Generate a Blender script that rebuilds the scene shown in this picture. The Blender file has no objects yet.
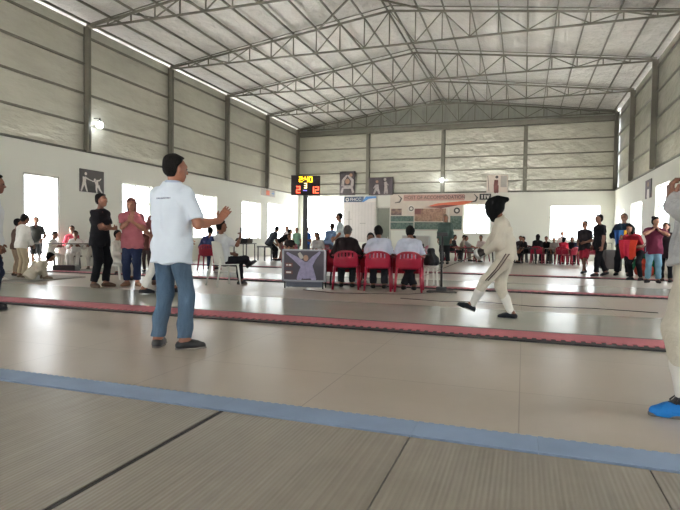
import bpy, math, random
import numpy as np
from mathutils import Vector, Matrix
S = bpy.context.scene
COL = S.collection
R = math.radians
random.seed(7)

# ------------------------------------------------------------------ camera, sky, exposure
cam_d = bpy.data.cameras.new('camera')
cam = bpy.data.objects.new('camera', cam_d); COL.objects.link(cam)
_y, _p, _r = R(19.0466), R(-1.8374), R(0.7768)
_f = Vector((-math.sin(_y)*math.cos(_p), math.cos(_y)*math.cos(_p), math.sin(_p)))
_rt = Vector((math.cos(_y), math.sin(_y), 0)); _up = _rt.cross(_f)
_R = _rt*math.cos(_r)+_up*math.sin(_r); _U = -_rt*math.sin(_r)+_up*math.cos(_r)
M = Matrix.Identity(4)
for i in range(3):
    M[i][0], M[i][1], M[i][2] = _R[i], _U[i], -_f[i]
M.translation = (0, 0, 1.0)
cam.matrix_world = M
cam_d.sensor_width = 36; cam_d.lens = 530/680*36
cam_d.clip_start = 0.05; cam_d.clip_end = 300
S.camera = cam

WL = bpy.data.worlds.new('sky'); S.world = WL; WL.use_nodes = True
bg = WL.node_tree.nodes['Background']
bg.inputs[0].default_value = (0.93, 0.97, 1.0, 1); bg.inputs[1].default_value = 6.0
sun_d = bpy.data.lights.new('sun', 'SUN'); sun_d.energy = 130.0; sun_d.angle = R(1.0); sun_d.color = (1.0, .97, .94)
sun = bpy.data.objects.new('sun', sun_d); sun.rotation_euler = (R(-6), R(4), 0); COL.objects.link(sun)
S.view_settings.view_transform = 'Standard'; S.view_settings.look = 'None'
S.view_settings.gamma = 1; S.view_settings.use_curve_mapping = False
S.view_settings.exposure = 0.76
S.cycles.max_bounces = 10; S.cycles.diffuse_bounces = 7; S.cycles.glossy_bounces = 4
S.cycles.transparent_max_bounces = 8; S.cycles.caustics_reflective = False; S.cycles.caustics_refractive = False
S.cycles.sample_clamp_indirect = 6.0

# hall frame
XL, XR, YB, YF = -13.04, 4.33, 29.9, -9.0
SILL, EAVE, XM, RIDGE = 3.6, 7.43, -4.36, 8.55
FRAMES = (9.05, 13.2, 17.35, 21.5, 25.55, 29.55)

def portal(name, loc, rot, sx, sy):
    d = bpy.data.lights.new(name, 'AREA'); d.shape = 'RECTANGLE'; d.size = sx; d.size_y = sy
    d.cycles.is_portal = True
    o = bpy.data.objects.new(name, d); o.location = loc; o.rotation_euler = rot; COL.objects.link(o)

# openings: (u0, u1, z0, z1); u is Y on the side walls, X on the back wall
OP_L = [(10.98, 12.2, 0.0, 2.7), (14.8, 16.35, 0.9, 2.8), (18.95, 20.75, 0.9, 2.77), (23.0, 24.95, 0.9, 2.77), (25.75, 29.3, 0.9, 2.85),
        (5.6, 7.4, 0.9, 2.8), (1.0, 2.8, 0.9, 2.8), (-4.0, -2.2, 0.9, 2.8)]  # this row is out of view, added to let daylight into the near end
OP_R = [(27.3, 28.8, 0.9, 2.5), (23.4, 25.6, 0.9, 2.62), (19.25, 21.15, 0.9, 2.95), (13.5, 15.5, 0.9, 2.9), (8.5, 10.5, 0.9, 2.9), (3.0, 5.0, 0.9, 2.9), (-3.0, -1.0, 0.9, 2.9)]  # openings nearer than the view reaches are unseen, added for their daylight
OP_B = [(-12.75, -10.15, 0.9, 3.5), (-3.14, -1.72, 1.35, 2.93), (1.29, 3.7, 1.05, 2.85)]
for a in OP_L:
    portal('window_daylight', (XL-0.12, (a[0]+a[1])/2, (a[2]+a[3])/2), (0, -math.pi/2, 0), a[3]-a[2], a[1]-a[0])
for a in OP_R:
    portal('window_daylight', (XR+0.12, (a[0]+a[1])/2, (a[2]+a[3])/2), (0, math.pi/2, 0), a[3]-a[2], a[1]-a[0])
for a in OP_B:
    portal('window_daylight', ((a[0]+a[1])/2, YB+0.12, (a[2]+a[3])/2), (-math.pi/2, 0, 0), a[1]-a[0], a[3]-a[2])
portal('entrance_daylight', (XM, YF-0.1, 1.9), (math.pi/2, 0, 0), 7.0, 3.8)

# ------------------------------------------------------------------ materials
def srgb(h):
    if isinstance(h, str):
        h = h.lstrip('#'); c = [int(h[i:i+2], 16)/255 for i in (0, 2, 4)]
    else: c = [v/255 for v in h]
    return tuple(x/12.92 if x <= 0.04045 else ((x+0.055)/1.055)**2.4 for x in c)
_mats = {}
def new_mat(name):
    m = bpy.data.materials.new(name); m.use_nodes = True
    nt = m.node_tree; b = nt.nodes['Principled BSDF']
    return m, nt, b
def N(nt, t, **kw):
    n = nt.nodes.new(t)
    for k, v in kw.items():
        if k.startswith('i_'): n.inputs[k[2:].replace('_', ' ')].default_value = v
        else: setattr(n, k, v)
    return n
def mat(name, c, rough=0.6, metal=0.0, var=0.08, scale=6.0, bump=0.0, bscale=None, spec=None, stretch=None):
    key = (name, str(c))
    if key in _mats: return _mats[key]
    m, nt, b = new_mat(name)
    b.inputs['Roughness'].default_value = rough; b.inputs['Metallic'].default_value = metal
    if spec is not None: b.inputs['Specular IOR Level'].default_value = spec
    c = srgb(c)
    tc = N(nt, 'ShaderNodeTexCoord'); mp = N(nt, 'ShaderNodeMapping')
    if stretch: mp.inputs['Scale'].default_value = stretch
    nt.links.new(tc.outputs['Object'], mp.inputs[0])
    nz = N(nt, 'ShaderNodeTexNoise', i_Scale=scale, i_Detail=5.0); nt.links.new(mp.outputs[0], nz.inputs['Vector'])
    rp = N(nt, 'ShaderNodeValToRGB')
    rp.color_ramp.elements[0].position = 0.3; rp.color_ramp.elements[1].position = 0.7
    rp.color_ramp.elements[0].color = tuple(v*(1-var) for v in c)+(1,)
    rp.color_ramp.elements[1].color = tuple(min(1, v*(1+var)) for v in c)+(1,)
    nt.links.new(nz.outputs[0], rp.inputs[0]); nt.links.new(rp.outputs[0], b.inputs['Base Color'])
    if bump:
        n2 = N(nt, 'ShaderNodeTexNoise', i_Scale=bscale or scale*2, i_Detail=6.0); nt.links.new(mp.outputs[0], n2.inputs['Vector'])
        bp = N(nt, 'ShaderNodeBump', i_Strength=min(1, bump), i_Distance=0.05); nt.links.new(n2.outputs[0], bp.inputs['Height'])
        nt.links.new(bp.outputs[0], b.inputs['Normal'])
    _mats[key] = m
    return m
def cloth(c, rough=0.85, var=0.07): return mat('cloth', c, rough, 0, var, 9, 0.25, 60, spec=.15)
def emis(name, c, s):
    m, nt, b = new_mat(name); c = srgb(c)
    b.inputs['Base Color'].default_value = c+(1,); b.inputs['Emission Color'].default_value = c+(1,); b.inputs['Emission Strength'].default_value = s
    return m
def skin(c): return mat('skin', c, 0.5, 0, 0.05, 12)

def foil(name, c, metal, rough, stretch, bump, streak, detail=8.0):
    """crinkled foil insulation behind the steel frame: wrinkles, laps and tears"""
    m, nt, b = new_mat(name); c = srgb(c)
    b.inputs['Metallic'].default_value = metal; b.inputs['Roughness'].default_value = rough
    tc = N(nt, 'ShaderNodeTexCoord'); mp = N(nt, 'ShaderNodeMapping'); mp.inputs['Scale'].default_value = stretch
    nt.links.new(tc.outputs['Object'], mp.inputs[0])
    n1 = N(nt, 'ShaderNodeTexNoise', i_Scale=1.4, i_Detail=detail, i_Roughness=0.6); nt.links.new(mp.outputs[0], n1.inputs['Vector'])
    n2 = N(nt, 'ShaderNodeTexNoise', i_Scale=0.35, i_Detail=3.0); nt.links.new(tc.outputs['Object'], n2.inputs['Vector'])
    r = N(nt, 'ShaderNodeValToRGB')
    r.color_ramp.elements[0].position = 0.38; r.color_ramp.elements[1].position = 0.62
    r.color_ramp.elements[0].color = tuple(v*(1-streak) for v in c)+(1,); r.color_ramp.elements[1].color = tuple(min(1, v*(1+streak)) for v in c)+(1,)
    mx = N(nt, 'ShaderNodeMath', operation='ADD'); mx.use_clamp = True
    h1 = N(nt, 'ShaderNodeMath', operation='MULTIPLY'); h1.inputs[1].default_value = 0.5
    h2 = N(nt, 'ShaderNodeMath', operation='MULTIPLY'); h2.inputs[1].default_value = 0.5
    nt.links.new(n1.outputs[0], h1.inputs[0]); nt.links.new(n2.outputs[0], h2.inputs[0])
    nt.links.new(h1.outputs[0], mx.inputs[0]); nt.links.new(h2.outputs[0], mx.inputs[1])
    nt.links.new(mx.outputs[0], r.inputs[0]); nt.links.new(r.outputs[0], b.inputs['Base Color'])
    bp = N(nt, 'ShaderNodeBump', i_Strength=bump, i_Distance=0.25); nt.links.new(n1.outputs[0], bp.inputs['Height'])
    nt.links.new(bp.outputs[0], b.inputs['Normal'])
    return m

STEEL = mat('painted_steel', '#626055', 0.5, 0.2, 0.08, 3)
STEEL_D = mat('dark_steel', '#4a4a42', 0.5, 0.2, 0.08, 3)
PAINT = mat('wall_paint', '#e2e3d9', 0.7, 0, 0.03, 0.6)
FOIL_W = foil('wall_foil', '#d2d0c2', 0.35, 0.24, (.9, .5, 1.6), 0.28, 0.10, 4.0)
FOIL_C = foil('roof_foil', '#fbf8f4', 0.3, 0.25, (1.6, .8, 1.0), 1.0, 0.06)
GABLE = foil('gable_sheet', '#9c9e94', 0.15, 0.45, (4.0, 1.0, 0.5), 0.4, 0.22)
BLACK = mat('black_plastic', '#18181a', 0.5, 0, 0.05)
RUBBER = mat('black_rubber', '#1c1a1a', 0.7, 0, 0.1)
REDPL = mat('red_plastic', '#8f1430', 0.35, 0, 0.05)
WHITEPL = mat('white_plastic', '#dcdcd4', 0.4, 0, 0.03)
CHROME = mat('silver_metal', '#b9b9b6', 0.35, 0.8, 0.05)
LEATHER = mat('black_leather', '#17161a', 0.45, 0, 0.1)
SK1, SK2, SK3 = skin('#8a5b42'), skin('#6f4632'), skin('#a3745a')
HAIR = mat('black_hair', '#0d0b0a', 0.8, 0, 0.2, 40, 0.4, 90, spec=.15)
HAIR_B = mat('brown_hair', '#33211a', 0.8, 0, 0.2, 40, 0.4, 90, spec=.15)
EYE = mat('dark_eye', '#140f0d', 0.25, 0, 0.02)

# ------------------------------------------------------------------ mesh helpers
class MB:
    def __init__(s): s.v = []; s.f = []; s.m = []
    def add(s, vs, fs, mi=0):
        o = len(s.v); s.v += [tuple(v) for v in vs]; s.f += [tuple(i+o for i in f) for f in fs]; s.m += [mi]*len(fs); return s
    def box(s, x0, x1, y0, y1, z0, z1, mi=0):
        return s.add([(x0,y0,z0),(x1,y0,z0),(x1,y1,z0),(x0,y1,z0),(x0,y0,z1),(x1,y0,z1),(x1,y1,z1),(x0,y1,z1)],
                     [(0,3,2,1),(4,5,6,7),(0,1,5,4),(1,2,6,5),(2,3,7,6),(3,0,4,7)], mi)
    def bar(s, p, q, w, h=None, mi=0, up=(0,0,1)):
        p, q = Vector(p), Vector(q); d = (q-p).normalized(); u = Vector(up)
        if abs(d.dot(u)) > 0.98: u = Vector((0,1,0))
        a = d.cross(u).normalized(); b = a.cross(d); a *= w/2; b *= (h or w)/2
        vs = [p-a-b, p+a-b, p+a+b, p-a+b, q-a-b, q+a-b, q+a+b, q-a+b]
        return s.add(vs, [(0,1,2,3),(4,7,6,5),(0,4,5,1),(1,5,6,2),(2,6,7,3),(3,7,4,0)], mi)
    def tube(s, pts, rs, n=10, mi=0, flat=1.0):
        pts = [Vector(p) for p in pts]
        if not hasattr(rs, '__len__'): rs = [rs]*len(pts)
        vs = []; ref = Vector((0,0,1))
        d0 = (pts[-1]-pts[0])
        if abs(d0.normalized().dot(ref)) > 0.9: ref = Vector((0,1,0))
        for i, p in enumerate(pts):
            d = (pts[min(i+1, len(pts)-1)]-pts[max(i-1, 0)]).normalized()
            a = d.cross(ref).normalized(); b = a.cross(d)
            for k in range(n):
                t = 2*math.pi*k/n; vs.append(p+(a*math.cos(t)+b*math.sin(t)*flat)*rs[i])
        fs = [(i*n+k, i*n+(k+1)%n, (i+1)*n+(k+1)%n, (i+1)*n+k) for i in range(len(pts)-1) for k in range(n)]
        fs += [tuple(range(n))[::-1], tuple((len(pts)-1)*n+k for k in range(n))]
        return s.add(vs, fs, mi)
    def lathe(s, prof, n=20, c=(0,0,0), mi=0):
        vs = [(c[0]+r*math.cos(2*math.pi*k/n), c[1]+r*math.sin(2*math.pi*k/n), c[2]+z) for r, z in prof for k in range(n)]
        fs = [(i*n+k, i*n+(k+1)%n, (i+1)*n+(k+1)%n, (i+1)*n+k) for i in range(len(prof)-1) for k in range(n)]
        fs += [tuple(range(n))[::-1], tuple((len(prof)-1)*n+k for k in range(n))]
        return s.add(vs, fs, mi)
    def prism(s, poly, z0, z1, mi=0, fn=lambda u, v, w: (u, v, w)):
        n = len(poly); vs = [fn(u, v, z0) for u, v in poly]+[fn(u, v, z1) for u, v in poly]
        fs = [tuple(range(n))[::-1], tuple(range(n, 2*n))]+[(i, (i+1)%n, n+(i+1)%n, n+i) for i in range(n)]
        return s.add(vs, fs, mi)
    def build(s, name, mats, parent=None, smooth=False, bevel=0):
        me = bpy.data.meshes.new(name); me.from_pydata(s.v, [], s.f)
        for m in (mats if isinstance(mats, (list, tuple)) else [mats]): me.materials.append(m)
        me.polygons.foreach_set('material_index', s.m)
        if smooth: me.polygons.foreach_set('use_smooth', [True]*len(me.polygons))
        me.update()
        o = bpy.data.objects.new(name, me); COL.objects.link(o); o.parent = parent
        if bevel:
            b = o.modifiers.new('bevel', 'BEVEL'); b.width = bevel; b.segments = 2; b.limit_method = 'ANGLE'
        return o
def tag(o, label, cat, group=None, kind=None):
    o['label'] = label; o['category'] = cat
    if group: o['group'] = group
    if kind: o['kind'] = kind
    return o
def empty(name, loc=(0,0,0), rz=0):
    o = bpy.data.objects.new(name, None); COL.objects.link(o); o.location = loc; o.rotation_euler = (0,0,R(rz)); o.empty_display_size = 0.1
    return o
def structure(o, label=None, cat=None, group=None):
    o['kind'] = 'structure'
    if label: o['label'] = label
    if cat: o['category'] = cat
    if group: o['group'] = group
    return o
def copy_tree(o, parent=None):
    c = o.copy(); COL.objects.link(c); c.parent = parent
    for ch in list(o.children): copy_tree(ch, c)
    return c
def text(body, size, mat_, parent, loc, rot, name='lettering', align='CENTER', sx=1.0):
    d = bpy.data.curves.new(name, 'FONT'); d.body = body; d.size = size; d.extrude = 0.002; d.align_x = align; d.align_y = 'CENTER'
    d.materials.append(mat_)
    o = bpy.data.objects.new(name, d); COL.objects.link(o); bpy.context.view_layer.update()
    me = bpy.data.meshes.new_from_object(o.evaluated_get(bpy.context.evaluated_depsgraph_get())); bpy.data.objects.remove(o)
    me.name = name; me.materials.clear(); me.materials.append(mat_)
    o = bpy.data.objects.new(name, me); COL.objects.link(o); o.parent = parent; o.location = loc; o.rotation_euler = rot; o.scale = (sx, 1, 1)
    return o

# ------------------------------------------------------------------ room shell
FLOORM, nt, b = new_mat('pale_floor')
tc = N(nt, 'ShaderNodeTexCoord'); mp = N(nt, 'ShaderNodeMapping'); nt.links.new(tc.outputs['Object'], mp.inputs[0])
nz = N(nt, 'ShaderNodeTexNoise', i_Scale=0.9, i_Detail=7.0, i_Roughness=0.6); nt.links.new(mp.outputs[0], nz.inputs['Vector'])
rp = N(nt, 'ShaderNodeValToRGB'); rp.color_ramp.elements[0].position = .3; rp.color_ramp.elements[1].position = .75
rp.color_ramp.elements[0].color = srgb('#ab9f92')+(1,); rp.color_ramp.elements[1].color = srgb('#beb2a6')+(1,)
nt.links.new(nz.outputs[0], rp.inputs[0])
bk = N(nt, 'ShaderNodeTexBrick', i_Scale=1.0, offset=0.0)
bk.inputs['Mortar Size'].default_value = 0.004; bk.inputs['Brick Width'].default_value = 1.22; bk.inputs['Row Height'].default_value = 1.22
bk.inputs['Color1'].default_value = (1,1,1,1); bk.inputs['Color2'].default_value = (.96,.96,.96,1); bk.inputs['Mortar'].default_value = (.66,.64,.62,1)
nt.links.new(mp.outputs[0], bk.inputs['Vector'])
mxn = N(nt, 'ShaderNodeMix', data_type='RGBA', blend_type='MULTIPLY'); mxn.inputs[0].default_value = 1
nt.links.new(rp.outputs[0], mxn.inputs[6]); nt.links.new(bk.outputs[0], mxn.inputs[7]); nt.links.new(mxn.outputs[2], b.inputs['Base Color'])
b.inputs['Roughness'].default_value = 0.3
rr = N(nt, 'ShaderNodeMapRange'); rr.inputs[3].default_value = .22; rr.inputs[4].default_value = .42
nt.links.new(nz.outputs[0], rr.inputs[0]); nt.links.new(rr.outputs[0], b.inputs['Roughness'])
structure(MB().box(XL-.3, XR+.3, YF, YB+.3, -0.2, 0).build('floor', FLOORM), 'pale beige vinyl tiled hall floor', 'floor')
structure(MB().box(-120, 120, -120, 160, -0.5, -0.21).build('outdoor_ground', mat('outdoor_ground', '#cdcbc8', .9, 0, .1, .3)), 'bright pale ground outside the hall', 'ground')

def wall_cells(mb, ops, u0, u1, z0, z1, fn):
    us = sorted({u0, u1, *[o[0] for o in ops], *[o[1] for o in ops]}); zs = sorted({z0, z1, *[o[2] for o in ops], *[o[3] for o in ops]})
    for a, c in zip(us, us[1:]):
        for d, e in zip(zs, zs[1:]):
            if any(o[0] <= (a+c)/2 <= o[1] and o[2] <= (d+e)/2 <= o[3] for o in ops): continue
            mb.box(*fn(a, c, d, e))
m = MB(); wall_cells(m, OP_L, YF, YB+.2, 0, SILL, lambda a, c, d, e: (XL-.22, XL, a, c, d, e))
structure(m.build('wall_left', PAINT), 'white painted left wall with bright openings', 'wall')
m = MB(); wall_cells(m, OP_R, YF, YB+.2, 0, SILL, lambda a, c, d, e: (XR, XR+.22, a, c, d, e))
structure(m.build('wall_right', PAINT), 'white painted right wall with bright windows', 'wall')
m = MB(); wall_cells(m, OP_B, XL, XR, 0, SILL, lambda a, c, d, e: (a, c, YB, YB+.22, d, e))
structure(m.build('wall_back', PAINT), 'white painted back wall behind banners', 'wall')
m = MB(); wall_cells(m, [(XM-3.5, XM+3.5, 0, 3.8)], XL, XR, 0, EAVE+.1, lambda a, c, d, e: (a, c, YF-.2, YF, d, e))
m.prism([(XL, EAVE+.1), (XR, EAVE+.1), (XM, RIDGE+.25)], YF-.2, YF, 0, lambda u, v, w: (u, w, v))
structure(m.build('wall_front', PAINT), 'entrance end wall behind the camera with a wide opening', 'wall')
structure(MB().box(XL-.12, XL-.06, YF, YB+.2, SILL, EAVE+.094).build('wall_left_upper', FOIL_W), 'crinkled foil upper left wall behind steel rails', 'wall')
structure(MB().box(XR+.06, XR+.12, YF, YB+.2, SILL, EAVE+.094).build('wall_right_upper', FOIL_W), 'crinkled foil upper right wall', 'wall')
structure(MB().box(XL, XR, YB+.06, YB+.12, SILL, EAVE-.1).build('wall_back_upper', FOIL_W), 'pale foil sheet upper back wall', 'wall')
m = MB(); fy = lambda u, v, w: (u, w, v)
m.prism([(XL, EAVE-.1), (XR, EAVE-.1), (XR, EAVE+.15), (XM, RIDGE+.3), (XL, EAVE+.15)], YB+.06, YB+.12, 0, fy)
structure(m.build('wall_back_gable', GABLE), 'grey green gable sheet under the roof ridge', 'wall')
def ztop(x): return EAVE + (RIDGE-EAVE)*(1-abs(x-XM)/(XR-XM))
m = MB()
m.prism([(XL-.14, ztop(XL)+.10), (XM, RIDGE+.22), (XR+.14, ztop(XR)+.10), (XR+.14, ztop(XR)+.15), (XM, RIDGE+.27), (XL-.14, ztop(XL)+.15)], YF, YB+.3, 0, fy)
structure(m.build('ceiling', FOIL_C), 'silvery foil lined pitched roof underside', 'ceiling')

n_trim = 0
def trim(mb, label, mt=STEEL, group=None):
    global n_trim; n_trim += 1
    return structure(mb.build('trim_%d' % n_trim, mt), label, 'rail', group)
for z in (4.47, 5.4, 6.32, 7.18):
    trim(MB().box(XL-.06, XL, YF, YB, z-.03, z+.03), 'horizontal steel rail on upper left wall', STEEL, 'left wall rails')
    trim(MB().box(XR, XR+.06, YF, YB, z-.03, z+.03), 'horizontal steel rail on upper right wall', STEEL, 'right wall rails')
for z in (4.2, 4.83, 5.55, 6.28):
    trim(MB().box(XL, XR, YB, YB+.06, z-.03, z+.03), 'horizontal steel rail on upper back wall', STEEL, 'back wall rails')
trim(MB().box(XL-.08, XL+.03, YF, YB, SILL-.03, SILL+.04), 'dark ledge between left wall and foil', STEEL_D)
trim(MB().box(XR-.03, XR+.08, YF, YB, SILL-.03, SILL+.04), 'ledge between right wall and foil', STEEL_D)
trim(MB().box(XL, XR, YB-.03, YB+.08, SILL-.03, SILL+.05), 'dark ledge between back wall and foil', STEEL_D)
trim(MB().box(XL, XR, YB-.2, YB+.02, 7.08, 7.34), 'long horizontal steel beam across top of back wall', STEEL)

def column(x, y, side, z0, label, group):
    # I-section: two flanges and a web
    m = MB(); d = .2
    xa, xb = (x, x+d) if side == 'L' else (x-d, x)
    m.box(xa, xa+.025, y-.055, y+.055, z0, EAVE+.02); m.box(xb-.025, xb, y-.055, y+.055, z0, EAVE+.02)
    m.box(xa, xb, y-.015, y+.015, z0, EAVE+.02)
    return structure(m.build('steel_column', STEEL), label, 'column', group)
for y in FRAMES:
    column(XL-.04, y, 'L', SILL, 'grey steel column on upper left wall', 'left wall columns')
    column(XR+.04, y, 'R', SILL, 'grey steel column on upper right wall', 'right wall columns')
for x in (-8.66, -4.33, 0.0):
    structure(MB().box(x-.1, x+.1, YB-.12, YB+.03, SILL, 7.1).build('steel_column', STEEL), 'steel post on upper back wall', 'post', 'back wall posts')

# roof trusses
def truss(y):
    t = empty('roof_truss', (0, y, 0))
    structure(t, 'triangular steel lattice roof truss spanning the hall', 'roof truss', 'roof trusses across the hall')
    zb = 7.43
    m = MB(); m.bar((XL+.02, 0, ztop(XL)+.02), (XM, 0, RIDGE), .055, .06); m.bar((XM, 0, RIDGE), (XR-.02, 0, ztop(XR)+.02), .055, .06)
    m.build('top_chord', STEEL, t)
    MB().bar((XL+.02, 0, zb-.02), (XR-.02, 0, zb-.02), .055, .055).build('bottom_chord', STEEL, t)
    m = MB(); m.bar((XL+.02, 0, ztop(XL)+.085), (XM, 0, RIDGE+.165), .03, .03); m.bar((XM, 0, RIDGE+.165), (XR-.02, 0, ztop(XR)+.085), .03, .03); m.build('rafter', STEEL, t)
    n = 10; sp = (XR-XM)/n
    for s in (-1, 1):
        for i in range(n):
            if i == 0 and s == 1: continue
            x = XM+s*i*sp; MB().bar((x, 0, zb), (x, 0, ztop(x)), .036, .036).build('post', STEEL, t)
        for i in range(n-1):
            x0, x1 = XM+s*i*sp, XM+s*(i+1)*sp
            a, c = ((x0, 0, ztop(x0)), (x1, 0, zb)) if i % 2 == 0 else ((x0, 0, zb), (x1, 0, ztop(x1)))
            MB().bar(a, c, .032, .032).build('diagonal', STEEL, t)
    return t
t0 = truss(FRAMES[0])
for y in FRAMES[1:]:
    c = copy_tree(t0); c.location.y = y
for s in (-1, 1):
    for i in range(11):
        x = XM+s*(.10+.845*i)
        if i == 10: x = XM+s*8.5
        z = ztop(x)
        structure(MB().box(x-.018, x+.018, YF, YB, z+.04, z+.11).build('roof_purlin', STEEL), 'long thin steel purlin under the roof foil', 'purlin', 'roof purlins')
# roof bracing
for x0, x1 in ((-6.9, -3.0), (-3.0, -6.9)):
    structure(MB().bar((x0, 13.2, ztop(x0)+.0), (x1, 17.35, ztop(x1)+.0), .05).build('roof_brace', STEEL), 'slanting steel brace under the ridge', 'brace', 'ridge braces')

# windows
GLASS, nt, b = new_mat('window_glass')
nt.nodes.remove(b); tr = N(nt, 'ShaderNodeBsdfTransparent'); gl = N(nt, 'ShaderNodeBsdfGlossy', i_Roughness=.02); ms = N(nt, 'ShaderNodeMixShader'); ms.inputs[0].default_value = .05
tr.inputs[0].default_value = (.97, .98, .98, 1)
nt.links.new(tr.outputs[0], ms.inputs[1]); nt.links.new(gl.outputs[0], ms.inputs[2]); nt.links.new(ms.outputs[0], nt.nodes['Material Output'].inputs[0])
FRAME = mat('window_frame_paint', '#b9b9b2', .5, .2, .03)
wn = 0
def window(kind, a, bars=1, label='bright window with thin pale frame'):
    global wn; wn += 1
    u0, u1, z0, z1 = a; w = .035
    if kind == 'L': fn = lambda a, c, d, e, t=0: (XL-.14-t, XL-.10+t, a, c, d, e)
    elif kind == 'R': fn = lambda a, c, d, e, t=0: (XR+.10-t, XR+.14+t, a, c, d, e)
    else: fn = lambda a, c, d, e, t=0: (a, c, YB+.10-t, YB+.14+t, d, e)
    r = structure(empty('window_%d' % wn), label, 'window')
    m = MB(); m.box(*fn(u0, u0+w, z0, z1)); m.box(*fn(u1-w, u1, z0, z1)); m.box(*fn(u0, u1, z0, z0+w)); m.box(*fn(u0, u1, z1-w, z1))
    for i in range(bars):
        u = u0+(u1-u0)*(i+1)/(bars+1); m.box(*fn(u-.02, u+.02, z0, z1))
    zt = z0+(z1-z0)*.66; m.box(*fn(u0, u1, zt-.02, zt+.02))
    m.build('window_frame', FRAME, r)
    MB().box(*fn(u0+w, u1-w, z0+w, z1-w, -.017)).build('pane', GLASS, r)
WLAB = ['window behind the two people in pink on left wall', 'window right of the standing man in white polo', 'window above the far bench on left wall', 'wide bright window at far end of left wall',
        'unseen window added for daylight on the left wall just nearer than the doorway', 'unseen window added for daylight on the left wall nearer the entrance', 'unseen window added for daylight on the left wall at the entrance']
for a, l in zip(OP_L[1:], WLAB): window('L', a, 1, l)
for a, l in zip(OP_R, ['narrow far window on right wall', 'middle bright window on right wall', 'tall bright window above the maroon shirt on right wall', 'fourth window along right wall, unseen and added for daylight', 'fifth window along right wall, unseen and added for daylight', 'sixth window along right wall, unseen and added for daylight', 'last window of right wall near entrance, unseen and added for daylight']): window('R', a, 1, l)
for a, l in zip(OP_B, ['large blown out window at left end of back wall', 'small bright window right of the banner board', 'wide soft bright window at right end of back wall']): window('B', a, 1, l)
# open doorway in the left wall
d1 = structure(empty('door_1'), 'tall open doorway flooded with daylight in left wall', 'doorway')
m = MB(); y0, y1 = OP_L[0][:2]
m.box(XL-.2, XL-.02, y0, y0+.05, 0, 2.7); m.box(XL-.2, XL-.02, y1-.05, y1, 0, 2.7); m.box(XL-.2, XL-.02, y0, y1, 2.65, 2.7)
m.build('door_frame', FRAME, d1)
MB().box(XL-.30, XL-.25, y1, y1+1.15, .02, 2.6).build('door_leaf', mat('door_paint', '#a9a9a2', .5), d1)
# grey door in the back wall
d2 = structure(empty('door_2'), 'grey green closed door in back wall beside white roll up banner', 'door')
m = MB(); m.box(-8.12, -8.04, YB-.05, YB, 0, 2.84); m.box(-7.32, -7.24, YB-.05, YB, 0, 2.84); m.box(-8.12, -7.24, YB-.05, YB, 2.76, 2.84)
m.build('door_frame', mat('door_trim', '#c9c9bf', .6), d2)
MB().box(-8.04, -7.32, YB-.03, YB, .01, 2.76).build('door_leaf', mat('door_green', '#74786c', .6), d2)
MB().box(-7.42, -7.38, YB-.07, YB-.03, 1.0, 1.12).build('door_handle', CHROME, d2)

# ------------------------------------------------------------------ floor pistes and strips
PANEL, nt, b = new_mat('ribbed_aluminium')
tc = N(nt, 'ShaderNodeTexCoord'); sp = N(nt, 'ShaderNodeSeparateXYZ'); nt.links.new(tc.outputs['Object'], sp.inputs[0])
mu = N(nt, 'ShaderNodeMath', operation='MULTIPLY'); mu.inputs[1].default_value = 2*math.pi/.021; nt.links.new(sp.outputs[0], mu.inputs[0])
sn = N(nt, 'ShaderNodeMath', operation='SINE'); nt.links.new(mu.outputs[0], sn.inputs[0])
nz = N(nt, 'ShaderNodeTexNoise', i_Scale=2.2, i_Detail=7.0, i_Roughness=.65); nt.links.new(tc.outputs['Object'], nz.inputs['Vector'])
mp = N(nt, 'ShaderNodeMapping'); mp.inputs['Scale'].default_value = (30, .6, 1); nt.links.new(tc.outputs['Object'], mp.inputs[0])
nz2 = N(nt, 'ShaderNodeTexNoise', i_Scale=1.5, i_Detail=4.0); nt.links.new(mp.outputs[0], nz2.inputs['Vector'])
ad = N(nt, 'ShaderNodeMath', operation='ADD'); nt.links.new(nz.outputs[0], ad.inputs[0]); nt.links.new(nz2.outputs[0], ad.inputs[1])
rp = N(nt, 'ShaderNodeValToRGB'); rp.color_ramp.elements[0].position = .35; rp.color_ramp.elements[1].position = .75
rp.color_ramp.elements[0].color = srgb('#8d867b')+(1,); rp.color_ramp.elements[1].color = srgb('#aaa398')+(1,)
hf = N(nt, 'ShaderNodeMath', operation='MULTIPLY'); hf.inputs[1].default_value = .5; nt.links.new(ad.outputs[0], hf.inputs[0]); nt.links.new(hf.outputs[0], rp.inputs[0])
nt.links.new(rp.outputs[0], b.inputs['Base Color'])
bp = N(nt, 'ShaderNodeBump', i_Strength=.25, i_Distance=.003); nt.links.new(sn.outputs[0], bp.inputs['Height']); nt.links.new(bp.outputs[0], b.inputs['Normal'])
b.inputs['Metallic'].default_value = .35; b.inputs['Roughness'].default_value = .42
PX = [-5.8, -3.69, -1.585, -0.51, 0.54, 1.6, 2.65]
PL = ['bare grey metal piste panel beyond the widest one', 'wide ribbed metal piste panel left of the black gap', 'ribbed metal piste panel right of the black gap', 'ribbed metal piste panel in the middle of the near piste', 'ribbed metal piste panel at right end of the near piste', 'ribbed metal piste panel past the right end']
for i, l in enumerate(PL):
    g = .014 if i in (1, 2) else .004
    m = MB(); m.box(PX[i]+(.014 if i == 2 else .003), PX[i+1]-(.014 if i == 1 else .003), -1.2, 2.575, .001, .018)
    tag(m.build('metal_piste', PANEL), l, 'piste panel', 'ribbed metal piste panels')

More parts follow.
